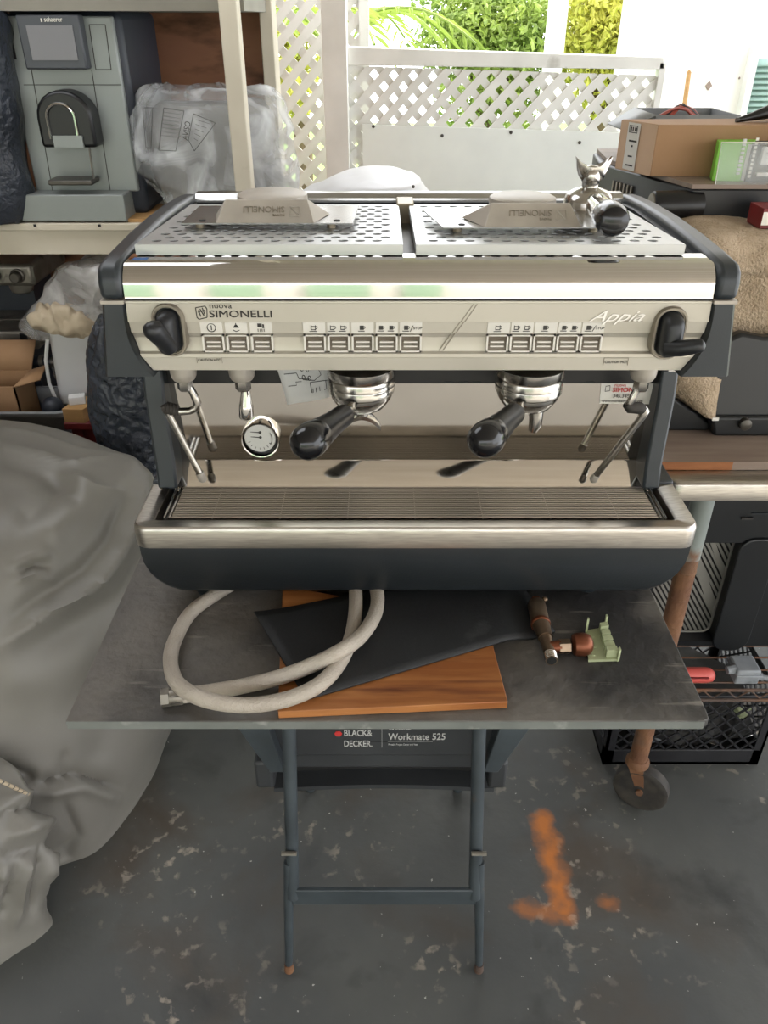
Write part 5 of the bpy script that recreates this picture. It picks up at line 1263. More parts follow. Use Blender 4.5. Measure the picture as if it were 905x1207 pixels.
# ================================================================== TREES BEYOND THE FENCE
rng = np.random.default_rng(5)
def leaves(n, lobes, size, droop=0.5):
    """n folded leaf blades scattered through ellipsoid lobes -> verts, faces"""
    L_ = np.array(lobes, float); wgt = np.prod(L_[:, 3:6], 1); idx = rng.choice(len(L_), n, p=wgt / wgt.sum())
    d = rng.normal(size=(n, 3)); d /= np.linalg.norm(d, axis=1, keepdims=True)
    c_ = L_[idx, :3] + d * L_[idx, 3:6] * (rng.random((n, 1)) ** 0.45)
    a = rng.normal(size=(n, 3)); a[:, 2] -= droop; a /= np.linalg.norm(a, axis=1, keepdims=True)
    s_ = np.cross(a, rng.normal(size=(n, 3))); s_ /= np.linalg.norm(s_, axis=1, keepdims=True)
    l = size * (0.6 + 0.8 * rng.random((n, 1))); w_ = l * 0.24; nn = np.cross(a, s_) * l * 0.12
    V_ = np.stack([c_ - a * l / 2, c_ + s_ * w_ + nn, c_ + a * l / 2, c_ - s_ * w_ + nn], 1).reshape(-1, 3)
    i = np.arange(n)[:, None] * 4
    F_ = np.concatenate([i + np.array([[0, 1, 2]]), i + np.array([[0, 2, 3]])], 0)
    return V_, F_
def tree(label, base, h, lobes, n, size, m, droop=0.5):
    t = thing('tree', label, 'tree', base)
    bx, by, bz = base
    b = MB(); b.tube([(bx, by, bz), (bx + 0.04, by, bz + h * .4), (bx - 0.03, by + .03, bz + h * .8)], [0.09, 0.07, 0.04], 8)
    for k in range(5):
        l = lobes[k % len(lobes)]; b.tube([(bx, by, bz + h * (.4 + .08 * k)), ((bx + l[0]) / 2, (by + l[1]) / 2, (bz + h * .5 + l[2]) / 2 + .1), (l[0], l[1], l[2])], [0.04, 0.03, 0.012], 6)
    b.build('trunk', M['bark'], t)
    V_, F_ = leaves(n, lobes, size, droop)
    me = bpy.data.meshes.new('foliage'); me.from_pydata((V_ - np.array(base)).tolist(), [], F_.tolist()); me.materials.append(m)
    o = bpy.data.objects.new('foliage', me); COL.objects.link(o); o.parent = t; o['_o'] = tuple(base); o['kind'] = 'stuff'
    return t
TF = 7.0
def lobe(x, y, F, rx_, ry_, rz_): p = at(x, y, F); return (p.x, p.y, p.z, rx_, ry_, rz_)
tree('mid green bushy tree seen between the two white uprights, over the fence rail', (at(580, 50, TF).x, TF, -0.06), 1.6,
     [lobe(590, 30, TF, .42, .35, .40), lobe(540, 52, TF + .2, .40, .35, .24), lobe(620, 60, TF - .1, .30, .3, .40), lobe(560, 0, TF + .3, .5, .35, .3), lobe(585, 110, TF, .5, .35, .4)], 9000, 0.06, M['leaf2'])
tree('yellow-green tree with drooping leaves right of the bright white column', (at(720, 50, TF - .3).x, TF - .3, -0.06), 1.6,
     [lobe(715, 20, TF - .3, .36, .35, .35), lobe(690, 50, TF - .2, .22, .3, .3), lobe(755, 25, TF - .4, .26, .3, .35), lobe(730, 80, TF - .3, .42, .3, .4), lobe(720, -20, TF, .4, .3, .3)], 8500, 0.06, M['leaf1'], 1.0)
tree('pale yellow-green tree behind the left lattice screen', (at(345, 80, TF).x, TF + .2, -0.06), 1.6,
     [lobe(340, 60, TF + .2, .3, .3, .3), lobe(350, 20, TF + .2, .25, .3, .25), lobe(335, 110, TF, .3, .3, .22)], 2500, 0.065, M['leaf1'])
# palm: arching fronds of narrow leaflets
pm = thing('palm', 'young palm with long arching fronds just right of the fence post', 'palm', (at(405, 60, 5.4).x - .1, 5.4, -0.06))
pb0 = Vector(pm['_o'])
MB().tube([pb0, pb0 + Vector((0.02, 0, 0.8)), pb0 + Vector((0, 0, 1.47))], [0.07, 0.05, 0.04], 10).build('trunk', M['bark'], pm)
for k in range(11):
    a = R(-70 + 33 * k); L0 = 0.85 + 0.2 * math.sin(k * 2.1); b = MB(); c0 = pb0 + Vector((0, 0, 1.47)); sp2 = []
    for i in range(13):
        t = i / 12; sp2.append(c0 + Vector((math.cos(a) * L0 * t, math.sin(a) * L0 * t, 0.75 * t - 0.72 * t * t)))
    b.tube(sp2, 0.007, 5)
    for i in range(2, 13):
        for s in (-1, 1):
            dd = (sp2[i] - sp2[i - 1]).normalized(); sd = dd.cross(Vector((0, 0, 1))).normalized() * s
            e = sp2[i] + dd * 0.12 + sd * 0.20 * (1 - .5 * i / 13) + Vector((0, 0, -0.05)); m_ = sp2[i].lerp(e, .5) + Vector((0, 0, .02))
            b.add([sp2[i], m_ + dd * .014, e, m_ - dd * .014], [(0, 1, 2), (0, 2, 3)])
    b.build('frond', M['leaf3'], pm)
# thing under a white cover between machine and fence
wv = thing('covered_machine', 'low machine under a white vinyl cover standing between espresso machine and fence', 'cover', (at(440, 225, 2.2).x, 2.2, 0))
blob_px('w', [(206, 425, 470), (209, 400, 492), (215, 385, 497), (222, 372, 502), (232, 350, 510), (260, 330, 520), (330, 325, 520)], 2.2, 0.24, None, 0.006, 0.003, up=5, drop=0.0).build('vinyl_cover', M['whitecover'], wv, smooth=70)
q = at(487, 220, 2.06); MB().ell(q, (0.004, 0.004, 0.004)).build('eyelet', M['darksteel'], wv)

# ================================================================== RIGHT: STEEL TABLE AND WHAT STANDS ON IT
tz = 0.866
tbk = thing('steel_table', 'stainless steel table with rusty castored legs on the right', 'table', (0.9, 1.55, 0))
b = MB(); b.loft([[(x, y, z) for x, y in rrect(0.492 + i, 1.19 + i, 1.40 - i, 1.95 - i, 0.03, 4)] for i, z in ((0.0, tz - 0.036), (0.0, tz - 0.007), (0.003, tz - 0.002), (0.008, tz))])
b.build('table_top', M['steel'], tbk, smooth=50)
M['paintworn'] = mat('worn_grey_green_paint', '7d8480', '6f7672', scale=9, rough=0.55, c3='6d4a32', scale3=11, amt3=(0.52, 0.60))
for i, (x, y) in enumerate(((0.572, 1.212), (1.34, 1.24), (0.578, 1.90), (1.34, 1.90))):
    lg = MB().cyl((x, y, 0.140), (x, y, 0.70), 0.0195, n=18).build('leg', M['rust'], tbk)
    MB().cyl((x, y, 0.695), (x, y, tz - 0.036), 0.0205, n=18).build('painted_sleeve', M['paintworn'], lg)
    for z in (0.46, 0.535, 0.60, 0.665): MB().lathe([(0.0196, -0.002), (0.0205, 0), (0.0196, 0.002)], Matrix.Translation((x, y, z)), 18).build('weld_ring', M['rust'], lg)
    cs = MB()
    cs.lathe([(0.012, 0.124), (0.026, 0.124), (0.026, 0.134), (0.021, 0.142)], Matrix.Translation((x, y, 0)), 16)
    for s in (-1, 1):
        cs.prism([(y - 0.018, 0.126), (y + 0.016, 0.126), (y - 0.016, 0.052), (y - 0.032, 0.052)], x + s * 0.0185 - 0.002, x + s * 0.0185 + 0.002, 'x', Matrix.Translation((x, y, 0)) @ Matrix.Rotation(R(62), 4, 'Z') @ Matrix.Translation((-x, -y, 0)))
    cs.build('caster_fork', M['rust'], lg)
    Mw = Matrix.Translation((x + 0.016, y - 0.014, 0.061)) @ Matrix.Rotation(R(62), 4, 'Z') @ Matrix.Rotation(R(90), 4, 'Y')
    wl_ = MB().lathe([(0.012, -0.016), (0.040, -0.013), (0.053, -0.016), (0.061, -0.012), (0.061, 0.012), (0.053, 0.016), (0.040, 0.013), (0.012, 0.016)], Mw, 28)
    wl_.build('caster_wheel', M['rubber'], lg, smooth=40)
    MB().lathe([(0.008, -0.023), (0.008, 0.023)], Mw, 8).build('axle_bolt', M['rust'], lg)
pk_ = thing('wooden_board', 'worn grey-brown wooden slab with orange front edge lying on the steel table', 'board', (0.9, 1.45, tz))
MB().box((0.452, 1.236, tz + 0.0005), (1.30, 1.75, tz + 0.017)).build('board_slab', M['woodgrey'], pk_, bevel=0.001)
MB().box((0.452, 1.2345, tz + 0.001), (0.62, 1.2362, tz + 0.0165)).build('edge_strip', M['woodedge'], pk_)
MB().box((0.62, 1.2345, tz + 0.001), (1.30, 1.2362, tz + 0.0165)).build('edge_strip', M['woodgrey'], pk_)
bz_ = tz + 0.017
# black appliance lying on the board
ba = thing('black_appliance', 'black plastic appliance with a sloping lid lying on the wooden board on the steel table', 'appliance', (0.72, 1.42, bz_))
a, c_ = at(785, 490, 1.34), at(905, 525, 1.34)
zt_b = a.z
b = MB().prism([(at(838, 520, 1.34).x, bz_), (1.05, bz_), (1.05, zt_b), (at(837, 492, 1.34).x, zt_b)], 1.335, 1.385); b.build('base', M['blackmachine'], ba, bevel=0.006)
g = [at(x, y, 1.36) for x, y in ((768, 441), (790, 466), (815, 484), (838, 499))]
MB().prism([(g[0].x, bz_), (g[3].x, bz_), (g[3].x, g[3].z), (g[2].x, g[2].z), (g[1].x, g[1].z), (g[0].x, g[0].z)], 1.36, 1.385).build('side_wedge', M['blackmachine'], ba, bevel=0.004)
L_ = [at(x, y, 1.345) for x, y in ((840, 496), (905, 500), (1000, 500), (1000, 400), (905, 402), (880, 397), (872, 400), (856, 408), (850, 420), (843, 455))]
b = MB(); n = len(L_)
fr = [(p.x, 1.345 + (p.z - zt_b) * 0.12, p.z) for p in L_]; bk = [(x, y + 0.025, z) for x, y, z in fr]
b.add(fr + bk, [tuple(range(n - 1, -1, -1)), tuple(range(n, 2 * n))] + [(i, (i + 1) % n, n + (i + 1) % n, n + i) for i in range(n)])
b.build('sloping_lid', M['blackmachine'], ba, bevel=0.006)
q = at(843, 494, 1.332); MB().box((q.x - 0.006, 1.331, q.z - 0.003), (q.x + 0.006, 1.336, q.z + 0.003)).build('small_plate', M['silver_light'], ba)
q = at(878, 500, 1.33); MB().lathe([(0.011, 0), (0.011, 0.012), (0.008, 0.014)], along((q.x, 1.337, q.z), (0, -1, 0)), 16).build('latch_knob', M['darksteel'], ba)
# fleece draped over a carton stack
FX0, FX1 = 0.500, 1.12
fz = thing('fleece_blanket', 'beige fleece blanket draped over the load behind the black appliance', 'blanket', (0.8, 1.6, bz_))
def fleece(u, v):
    x = FX0 + (FX1 - FX0) * u
    s = v * 0.62
    if s < 0.22: y, z = 1.555 - s * 0.52, 1.232 - 0.02 * s
    elif s < 0.30:
        t = (s - 0.22) / 0.08 * PI / 2; y, z = 1.4406 - 0.045 * math.sin(t), 1.2276 - 0.05 * (1 - math.cos(t))
    else: y, z = 1.398 + 0.010 * math.sin(7 * u), 1.1776 - (s - 0.30) * 1.0
    e = max(0, 1 - u / 0.14)
    z -= 0.05 * e * e; x += 0.01 * e * math.sin(6 * v)
    w_ = 0.014 * fbm((x, y, z), 7) + 0.010 * math.sin(11 * u + 3 * v)
    return (x, y - w_ * .8, max(bz_ + 0.002, z + w_ * 0.5 if s < .3 else z))
sheet(fleece, 70, 60).build('blanket_cloth', M['fleece'], fz, smooth=70, solid=0.008)
g = [[at(x, y, F) for x, y, F in q] for q in ([(770, 430, 1.38), (800, 426, 1.375), (830, 426, 1.372), (856, 428, 1.372)], [(782, 450, 1.375), (805, 446, 1.355), (826, 450, 1.348), (848, 452, 1.352)], [(804, 470, 1.365), (815, 468, 1.348), (830, 472, 1.340), (844, 474, 1.345)], [(832, 491, 1.340), (835, 492, 1.336), (838, 493, 1.334), (842, 491, 1.336)])]
def tng(u, v):
    def cat(P, t):
        k = min(int(t * 3), 2); f = t * 3 - k; return P[k].lerp(P[k + 1], f)
    rows = [cat(q, u) for q in g]; return tuple(cat(rows, v))
sheet(tng, 12, 12).build('hanging_fold', M['fleece'], fz, smooth=70, solid=0.006)
# black machine with a flat top, boxes on it
bm_ = thing('black_counter_machine', 'black machine with vents and a flat grey top carrying the boxes at right', 'machine', (0.8, 1.78, bz_))
a1, a2 = at(815, 226, 1.56), at(706, 205, 1.86)
zt_m = 1.283
foot = [(a1.x, 1.56), (1.30, 1.55), (1.30, 2.02), (a2.x + 0.02, 2.02), (a2.x, 1.86)]
MB().prism(foot, 1.215, zt_m, 'z').build('upper_body', M['blackmachine'], bm_, bevel=0.004)
MB().box((0.66, 1.67, bz_), (1.28, 1.94, 1.215)).build('lower_body', M['blackmachine'], bm_)
sl2 = [(foot[0][0] - 0.002, 1.556), (1.30, 1.546), (1.30, 2.03), (a2.x + 0.03, 2.03), (a2.x + 0.015, 1.862)]
MB().prism(sl2, zt_m, zt_m + 0.008, 'z').build('top_slab', M['woodgrey'], bm_)
fd = Vector((a2.x - a1.x, 1.86 - 1.56, 0)); fl_ = fd.length; fd.normalize(); nr = Vector((-fd.y, fd.x, 0)) 
for k in range(6):
    o_ = Vector((a1.x, 1.56, 0)) + fd * (fl_ * 0.62 + 0.0135 * k - .01)
    MB().box((-0.0025, -0.001, -0.011), (0.0025, 0.003, 0.011), Matrix.Translation(o_ + Vector((0, 0, 1.247)) + nr * 0.0005) @ Matrix.Rotation(math.atan2(fd.y, fd.x), 4, 'Z')).build('vent_slot', M['silver_dark'], bm_)
q0, q1 = at(768, 243, 1.56), at(813, 243, 1.56)
rl = MB().tube([q0, q0 + Vector((0.002, 0, 0)), q1 + Vector((0.02, 0.01, 0))], [0.024, 0.0265, 0.0265], 22).build('side_roll', M['black'], bm_, smooth=40)
MB().tube([q0 - Vector((0.003, 0, 0)), q0 - Vector((0.0005, 0, 0))], 0.0225, 22).build('roll_end', M['oldsteel'], bm_)
mz = zt_m + 0.008
cbx = thing('cardboard_box', 'closed brown cardboard box with white label standing on the black machine top', 'box', (0.66, 1.72, mz))
c0 = (at(766, 208, 1.64).x, 1.64); c1 = (at(725, 200, 1.735).x, 1.735)
hb = at(775, 147, 1.64).z
c2 = (0.95, 1.63); c3 = (0.93, 1.76)
MB().prism([c0, c2, c3, c1], mz, hb, 'z').build('carton', M['card'], cbx, bevel=0.0015)
MB().prism([(c0[0] - 0.0008, c0[1] + 0.001), (c1[0] - 0.0008, c1[1] + 0.001), (c1[0], c1[1] + 0.0015), (c0[0], c0[1] + 0.0015)], mz + 0.001, hb - 0.001, 'z').build('lit_end', M['card_lit'], cbx)  # light falling on this side of the carton, painted as a paler face
ld = Vector((c1[0] - c0[0], c1[1] - c0[1], 0)); 
def onleft(u, z): return Vector((c0[0], c0[1], 0)) + ld * u + Vector((-0.002, -0.001, z))
hh_ = hb - mz
lb = MB().add([onleft(.44, mz + .03 * hh_), onleft(.78, mz + .05 * hh_), onleft(.78, mz + .97 * hh_), onleft(.44, mz + .97 * hh_)], [(0, 1, 2, 3)]).build('address_label', M['silver_light'], cbx)
b = MB()
for u0, u1, v0, v1 in ((.50, .74, .92, .905), (.5, .74, .79, .775), (.5, .515, .775, .92), (.725, .74, .775, .92), (.52, .58, .81, .89), (.61, .64, .81, .89), (.66, .71, .81, .89), (.48, .70, .60, .635), (.57, .61, .50, .54), (.55, .67, .30, .33), (.50, .70, .12, .15)):
    b.add([onleft(u0, mz + v0 * hh_) + Vector((-.0005, 0, 0)), onleft(u1, mz + v0 * hh_) + Vector((-.0005, 0, 0)), onleft(u1, mz + v1 * hh_) + Vector((-.0005, 0, 0)), onleft(u0, mz + v1 * hh_) + Vector((-.0005, 0, 0))], [(0, 1, 2, 3)])
b.build('label_print', M['ink'], cbx)
# grey open carton with wires behind
gcx = thing('grey_carton', 'grey open carton with red and black wires behind the brown cardboard box', 'box', (0.75, 1.84, mz))
GF = 1.80
q = [at(770, 150, GF), at(776, 132, GF), at(870, 131, GF), at(880, 147, GF)]
x0, x1, z1_ = at(772, 140, GF).x, at(872, 140, GF).x, at(800, 136, GF).z
for nm, lo, hi in (('front_side', (x0, GF, mz), (x1, GF + .004, z1_)), ('back_side', (x0, GF + .16, mz), (x1, GF + .164, z1_)), ('left_side', (x0, GF, mz), (x0 + .004, GF + .164, z1_)), ('right_side', (x1 - .004, GF, mz), (x1, GF + .164, z1_)), ('bottom', (x0, GF, mz), (x1, GF + .164, mz + .003))):
    MB().box(lo, hi).build(nm, M['bin'], gcx)
MB().add([(x0, GF, z1_), (x0, GF + .16, z1_), (x0 - .06, GF + .14, z1_ - .03), (x0 - .055, GF + .02, z1_ - .03)], [(0, 1, 2, 3)]).build('flap', M['bin'], gcx, solid=0.003)
MB().add([(x0, GF, z1_), (x1, GF, z1_), (x1 - .01, GF - .02, z1_ - .03), (x0 + .0, GF - .02, z1_ - .03)], [(0, 1, 2, 3)]).build('flap', M['bin'], gcx, solid=0.003)
for k in range(6):
    o_ = at(776 + 3 * k, 137, GF + .05); e_ = at(818 + 3 * (k % 3), 138, GF + .06 + .01 * k); mdl = o_.lerp(e_, .5)
    pts = [o_ + Vector((0, 0, -.02)), o_, o_.lerp(mdl, .6) + Vector((0, 0, .012 + .002 * k)), mdl + Vector((0, 0, .016 + .0025 * (k % 4))), mdl.lerp(e_, .5) + Vector((0, 0, .013)), e_, e_ + Vector((.004, 0, -.02))]
    solo(recenter(MB().tube(pts, 0.0028, 6).build('wire', M['cableblk'] if k in (2, 3) else M['cablered'], smooth=60)), ['outermost red wire, ending left of all in the grey open carton', 'second red wire from the left arching out of the grey open carton', 'left black wire of two arching out of the grey open carton', 'right black wire of two arching out of the grey open carton', 'second red wire from the right in the grey open carton', 'rightmost red wire arching out of the grey open carton'][k], 'wire', 'wires in the grey carton, ' + ('black' if k in (2, 3) else 'red'))
# lime green carton, dark carton, acrylic stand, black spray gun
def carton(name, label, px0, px1, yb, yt, F, dep_, m, sk=0.03):
    a, c_ = at(px0, yb, F), at(px1, yb, F); h = at(px0, yt, F).z
    t = thing(name, label, 'box', ((a.x + c_.x) / 2, F + dep_ / 2, mz))
    MB().prism([(a.x, F), (c_.x, F - sk * 0.2), (c_.x + sk, F + dep_), (a.x + sk * .4, F + dep_)], mz, h, 'z').build('carton', m, t, bevel=0.001)
    return t, a, c_, h
gt, a, c_, h = carton('green_carton', 'lime green carton standing on the machine top before the brown box', 838, 874, 215, 168, 1.592, 0.045, M['green'])
MB().box((c_.x - 0.006, 1.584, mz + .002), (c_.x + 0.0005, 1.5915, h - .002)).build('white_stripe', M['white'], gt)
b = MB()
for k in range(9): b.box((c_.x - 0.0165, 1.5845, mz + .012 + .007 * k), (c_.x - 0.0105, 1.590, mz + .012 + .007 * k + .0045))
b.build('print_row', M['white'], gt)
dt, a, c_, h = carton('dark_carton', 'dark grey carton with pale label beside the lime green carton', 876.5, 935, 218, 170, 1.58, 0.05, M['ink'])
MB().box((a.x, 1.5775, mz + .001), (a.x + .010, 1.5797, h - .001)).build('edge_print', M['bezelgrey'], dt)
b = MB()
for k in range(10): b.box((a.x + .0025, 1.577, mz + .008 + .007 * k), (a.x + .0075, 1.5776, mz + .008 + .007 * k + .0048))
b.build('print_row', M['silver_light'], dt)
MB().box((a.x + .016, 1.566, mz + .032), (c_.x, 1.5755, h - .004)).build('pale_label', M['paper'], dt)
b = MB(); b.box((a.x + .022, 1.565, h - .014), (c_.x, 1.5662, h - .0128)); b.box((a.x + .030, 1.565, h - .028), (a.x + .055, 1.5662, h - .0255)); b.build('label_print', M['ink'], dt)
b = MB().box((a.x + .014, 1.566, mz + .012), (a.x + .036, 1.5755, mz + .018)); b.build('brand_strip', M['silver_light'], dt)
ay = thing('acrylic_stand', 'clear acrylic display stand in front of the lime green and dark cartons', 'display stand', (at(880, 216, 1.565).x, 1.56, mz))
q0, q1, q2, q3 = at(842, 216, 1.556), at(851, 168, 1.556), at(935, 170, 1.556), at(935, 218, 1.556)
MB().add([(q0.x, 1.5535, mz), (q1.x, 1.559, q1.z), (q2.x, 1.559, q1.z), (q3.x, 1.5535, mz)], [(0, 1, 2, 3)]).build('clear_plate', M['acrylic'], ay, solid=0.002)
b = MB(); b.tube([(q0.x, 1.5525, mz + .001), (q1.x, 1.558, q1.z), (q2.x, 1.558, q1.z)], 0.0011, 5); b.build('bright_edge', M['silver_light'], ay)
sg = thing('spray_gun', 'black pistol-shaped tool lying on the brown cardboard box at the right edge', 'tool', (at(895, 150, 1.69).x, 1.69, hb))
q = at(866, 158, 1.68); e_ = at(900, 150, 1.70)
MB().tube([Vector((q.x, 1.68, hb + .004)), Vector((q.x + .03, 1.685, hb + .010)), Vector((e_.x, 1.69, hb + .018)), Vector((e_.x + .06, 1.70, hb + .020))], [0.004, 0.008, 0.013, 0.016], 12).build('barrel', M['black'], sg, smooth=60)
MB().tube([Vector((e_.x + .012, 1.69, hb + .015)), Vector((e_.x + .03, 1.65, hb + .012)), Vector((e_.x + .05, 1.64, hb - .01))], [0.010, 0.012, 0.012], 10).build('grip', M['black'], sg, smooth=60)
MB().tube([Vector((q.x - .004, 1.68, hb + .004)), Vector((q.x + .002, 1.68, hb + .004))], 0.0045, 10).build('nozzle', M['darksteel'], sg)
a, c_ = at(896, 264, 1.47), at(925, 250, 1.47)
sp3 = thing('small_packet', 'small red packet with white label on the beige fleece at the right edge', 'packet', ((a.x + c_.x) / 2, 1.49, 1.232))
MB().box((a.x, 1.47, 1.2305), (c_.x, 1.53, c_.z + 0.006)).build('packet', M['redpaint'], sp3, bevel=.001)
MB().box((a.x + .001, 1.469, 1.237), (c_.x, 1.4698, c_.z)).build('label', M['silver_light'], sp3)

# ================================================================== UNDER THE STEEL TABLE
RZ = 0.300
rk = thing('wire_rack', 'rusty brown wire shelf rack low under the steel table', 'rack', (1.0, 1.5, 0))
RX0, RX1, RF0, RF1 = 0.52, 1.30, 1.262, 1.82
for z in (RZ, RZ - 0.030):
    MB().tube([(RX0, RF0, z), (RX1, RF0, z)], 0.0038, 8).build('front_rod', M['rust'], rk)
MB().tube([(RX0, RF1, RZ), (RX1, RF1, RZ)], 0.0038, 8).build('rear_rod', M['rust'], rk)
n = 30; MB().tube([(RX0 + (RX1 - RX0) * k / n, RF0 + 0.003, RZ - (0.003 if k % 2 else 0.027)) for k in range(n + 1)], 0.0022, 6).build('zigzag_truss', M['rust'], rk)
for x in (RX0, RX1, (RX0 + RX1) / 2): MB().tube([(x, RF0, RZ - .002), (x, RF1, RZ - .002)], 0.0035, 6).build('side_rod', M['rust'], rk)
b = MB()
for k in range(13): b.tube([(RX0, RF0 + 0.02 + 0.04 * k, RZ + 0.0035), (RX1, RF0 + 0.02 + 0.04 * k, RZ + 0.0035)], 0.0025, 5)
b.build('shelf_wire', M['rust'], rk)
for x, y in ((RX0, RF0 + .02), (RX1, RF0 + .02), (RX0, RF1), (RX1, RF1)):
    if (x, y) != (RX0, RF0 + .02): MB().cyl((x, y, 0), (x, y, RZ), 0.011, n=10).build('leg', M['rust'], rk)
rz_ = RZ + 0.006
bk_ = thing('black_grinder_machine', 'large black machine with a slotted steel panel standing on the rusty rack', 'machine', (0.95, 1.6, rz_))
MF = 1.40
MB().box((0.585, MF + 0.045, rz_), (1.28, 1.80, 0.800)).build('body', M['blackmachine'], bk_, bevel=0.01)
# front shell with a rounded opening around the steel panel
xo0, xo1, zo0, zo1 = 0.60, at(858, 700, MF).x, at(800, 756, MF).z, at(800, 640, MF).z
outer = [(0.585, rz_), (1.28, rz_), (1.28, 0.80), (0.585, 0.80)]
for lo, hi in (((xo1, MF, rz_ + .0), (1.28, MF + .046, 0.80)), ((0.585, MF, zo1), (xo1, MF + .046, 0.80)), ((0.585, MF, rz_), (xo1, MF + .046, zo0)), ((0.585, MF, zo0), (xo0, MF + .046, zo1))):
    MB().box(lo, hi).build('front_shell', M['blackmachine'], bk_)
rc = rrect(at(860, 700, MF - .02).x, at(800, 772, MF - .02).z, at(905, 700, MF - .02).x, at(850, 640, MF - .02).z, 0.035, 5)
MB().prism(rc, MF - 0.007, MF, 'y').build('bulged_panel', M['blackmachine'], bk_, bevel=0.005, seg=3)
MB().box((xo1, MF - .004, at(800, 604, MF).z - .002), (1.28, MF, at(800, 604, MF).z)).build('seam', M['slate'], bk_)
q = at(880, 609, MF); MB().box((q.x - .012, MF - .006, q.z - .004), (q.x + .012, MF, q.z)).build('latch', M['ink'], bk_)
gp = MB().prism(rrect(xo0, zo0, xo1, zo1, 0.018, 4), MF + 0.040, MF + 0.0445, 'y').build('slotted_panel', M['black'], bk_)
b = MB(); W_, H_ = xo1 - xo0, zo1 - zo0
for k in range(-14, 22):
    x = xo0 + k * 0.0115; poly = clip_rect([(x, zo1), (x + 0.0065, zo1), (x + 0.0065 + H_ * .62, zo0), (x + H_ * .62, zo0)], xo0 + .004, zo0 + .004, xo1 - .004, zo1 - .004)
    if len(poly) >= 3: b.prism(poly, MF + .036, MF + .0398)
for x0_, w__ in ((xo0 + W_ * .30, .022), (xo0 + W_ * .62, .012)):
    poly = clip_rect([(x0_, zo1), (x0_ + w__, zo1), (x0_ + w__ + H_ * .62 * .8, zo0), (x0_ + H_ * .62 * .8, zo0)], xo0 + .004, zo0 + .004, xo1 - .004, zo1 - .004)
    if len(poly) >= 3: b.prism(poly, MF + .034, MF + .0362)
o = b.build('panel_bars', M['grillsheet'], bk_); o['kind'] = 'stuff'
b = MB()
for i in range(4):
    q = rrect(xo0 + .002, zo0 + .002, xo1 - .002, zo1 - .002, 0.018, 4)
q3 = [(x, MF + .034, z) for x, z in q]; b.tube(q3 + [q3[0]], 0.003, 6, False); b.build('panel_rim', M['grillsheet'], bk_)
# salmon handle and grey junction box on the rack
a, c_ = at(800, 789, 1.27), at(848, 790, 1.27)
rh = thing('hand_tool', 'salmon-red plastic tool handle lying on the rusty rack', 'tool', (a.x, 1.28, rz_))
zc_ = rz_ + 0.0175
MB().loft([[(x, 1.285 + ry_ * math.cos(t), zc_ + rz2 * math.sin(t)) for t in [2 * PI * k / 14 for k in range(14)]] for x, ry_, rz2 in ((a.x - .04, .012, .010), (a.x - .02, .016, .0145), (a.x + .01, .018, .017), (c_.x - .018, .018, .017), (c_.x - .007, .0155, .0145), (c_.x - .001, .009, .008), (c_.x, .003, .003))]).build('grip', M['redplastic'], rh, smooth=60)
MB().box((a.x + .005, 1.2655, zc_ + .006), (c_.x - .020, 1.270, zc_ + .0085)).build('grip_groove', M['redpaint'], rh)
a, c_ = at(862, 812, 1.27), at(903, 780, 1.27)
jb = thing('junction_box', 'weathered grey metal junction box on the rusty rack', 'box', ((a.x + c_.x) / 2, 1.29, rz_))
MB().box((a.x + .004, 1.272, rz_ + .0005), (c_.x, 1.325, rz_ + .040)).build('casing', M['greybox'], jb, bevel=.004)
MB().box((a.x + .002, 1.268, rz_ + .023), (c_.x + .004, 1.33, rz_ + .029)).build('rim', M['greybox'], jb, bevel=.002)
MB().tube([(a.x + .006, 1.29, rz_ + .03), (a.x - .012, 1.288, rz_ + .028)], [.011, .009], 10).build('cable_gland', M['greybox'], jb)
MB().tube([(c_.x, 1.28, rz_ + .016), (c_.x + .03, 1.275, rz_ + .016)], .006, 10).build('conduit_stub', M['greybox'], jb)
# black crate with odds and ends
KX0, KX1, KF0, KF1, KH = 0.535, 0.915, 1.312, 1.64, 0.232
kr = thing('milk_crate', 'black plastic lattice crate on the floor under the rusty rack', 'crate', ((KX0 + KX1) / 2, (KF0 + KF1) / 2, 0))
MB().box((KX0, KF0, 0.002), (KX1, KF1, 0.010)).build('crate_floor', M['crate'], kr)
def side(axis, at_, u0, u1):
    P = (lambda lo, hi: ((lo[0], at_, lo[1]), (hi[0], at_ + .006, hi[1]))) if axis == 'y' else (lambda lo, hi: ((at_, lo[0], lo[1]), (at_ + .006, hi[0], hi[1])))
    for nm, z0_, z1_ in (('lower_band', 0.0, 0.052), ('top_rim', KH - .014, KH)):
        MB().box(*P((u0, z0_), (u1, z1_))).build(nm, M['crate'], kr, bevel=.0015)
    MB().box(*P((u0, .006), (u1, .009))).build('band_rib', M['ink'], kr)
    for u in (u0, u1 - .022): MB().box(*P((u, 0), (u + .022, KH))).build('corner_post', M['crate'], kr)
    h = KH - .014 - .052
    for sg_ in (1, -1):
        for k in range(-6, 14):
            xb = u0 + k * 0.036; poly = clip_rect([(xb - .003, .052), (xb + .003, .052), (xb + .003 + sg_ * h * .95, KH - .014), (xb - .003 + sg_ * h * .95, KH - .014)], u0, .052, u1, KH - .014)
            if len(poly) >= 3: MB().prism(poly, at_ + .001, at_ + .005, axis).build('lattice_bar', M['crate'], kr, smooth=0)
side('y', KF0, KX0, KX1); side('y', KF1 - .006, KX0, KX1); side('x', KX0, KF0, KF1); side('x', KX1 - .006, KF0, KF1)
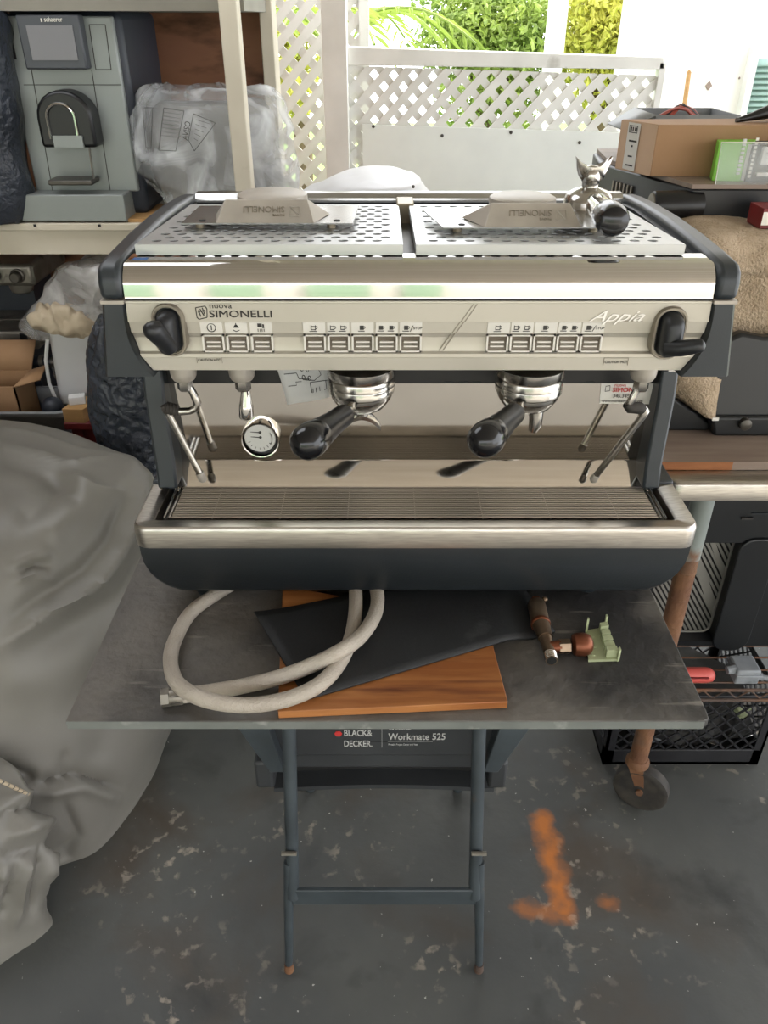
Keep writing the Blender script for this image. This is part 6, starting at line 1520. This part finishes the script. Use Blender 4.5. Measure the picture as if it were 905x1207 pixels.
bxs = [('plastic_offcut', 'pale grey plastic offcut in the black crate at left', 'offcut', 775, 862, M['greybox'], (.035, .03, .018)), ('plastic_offcut', 'small off-white fragment near the crate left end', 'offcut', 790, 868, M['silver_light'], (.022, .02, .016)),
       ('connector', 'pale yellow connector plug on top of the crate clutter', 'connector', 873, 840, M['palegreen'], (.010, .012, .010)), ('metal_bracket', 'thin shiny metal bracket low in the black crate', 'bracket', 842, 875, M['steel2'], (.016, .008, .004)),
       ('metal_bracket', 'thin shiny metal strip at the right end of the crate', 'bracket', 878, 866, M['steel2'], (.018, .008, .003)), ('pump_motor', 'dark round motor lying in the black crate', 'motor', 828, 858, M['junk'], (.035, .035, .03)),
       ('valve_block', 'black valve block lying at the crate right end', 'valve', 866, 852, M['junk'], (.03, .03, .026)), ('coil', 'dark coil of tube in the middle of the crate', 'tube', 806, 850, M['junk'], (.03, .03, .024))]
for nm, lab, cat, x, y, m, (sx_, sy_, sz_) in bxs:
    q = at(x, y, KF0 + .035 + (sy_)); z = max(.03, q.z)
    b = MB()
    if nm in ('pump_motor',): b.lathe([(sx_ * .6, -sz_), (sx_, -sz_ * .9), (sx_, sz_ * .8), (sx_ * .5, sz_), (sx_ * .5, sz_ * 1.3)], Matrix.Translation((q.x, q.y + .01, z)) @ Matrix.Rotation(R(70), 4, 'X'), 20)
    elif nm == 'coil':
        b.tube([(q.x + sx_ * math.cos(t), q.y + sy_ * .6 * math.sin(t), z + t * .003) for t in np.linspace(0, 13, 40)], .006, 6)
    else:
        b.box((-sx_, -sy_, -sz_), (sx_, sy_, sz_), Matrix.Translation((q.x, q.y, z)) @ Matrix.Rotation(R(x % 40 - 20), 4, 'Z') @ Matrix.Rotation(R(20), 4, 'X'))
        if nm == 'valve_block': b.cyl((q.x, q.y, z), (q.x - .01, q.y - .02, z + .05), .011)
        if nm == 'connector': b.cyl((q.x + .006, q.y, z), (q.x + .022, q.y, z + .014), .003)
    solo(recenter(b.build(nm, m, bevel=.002, smooth=40)), lab, cat)
jk = blob([rr_(((KX0 + KX1) / 2, (KF0 + KF1) / 2), .165, .13, z, ph=z * 9, k=.06) for z in (.012, .06, .10, .125)], amp=.02, scale=12, ridged=.012, rscale=16, up=6)
o = solo(recenter(jk.build('crate_clutter', M['junk'], smooth=30)), 'jumble of dark spare parts and cables filling the black crate', 'clutter', kind='stuff')
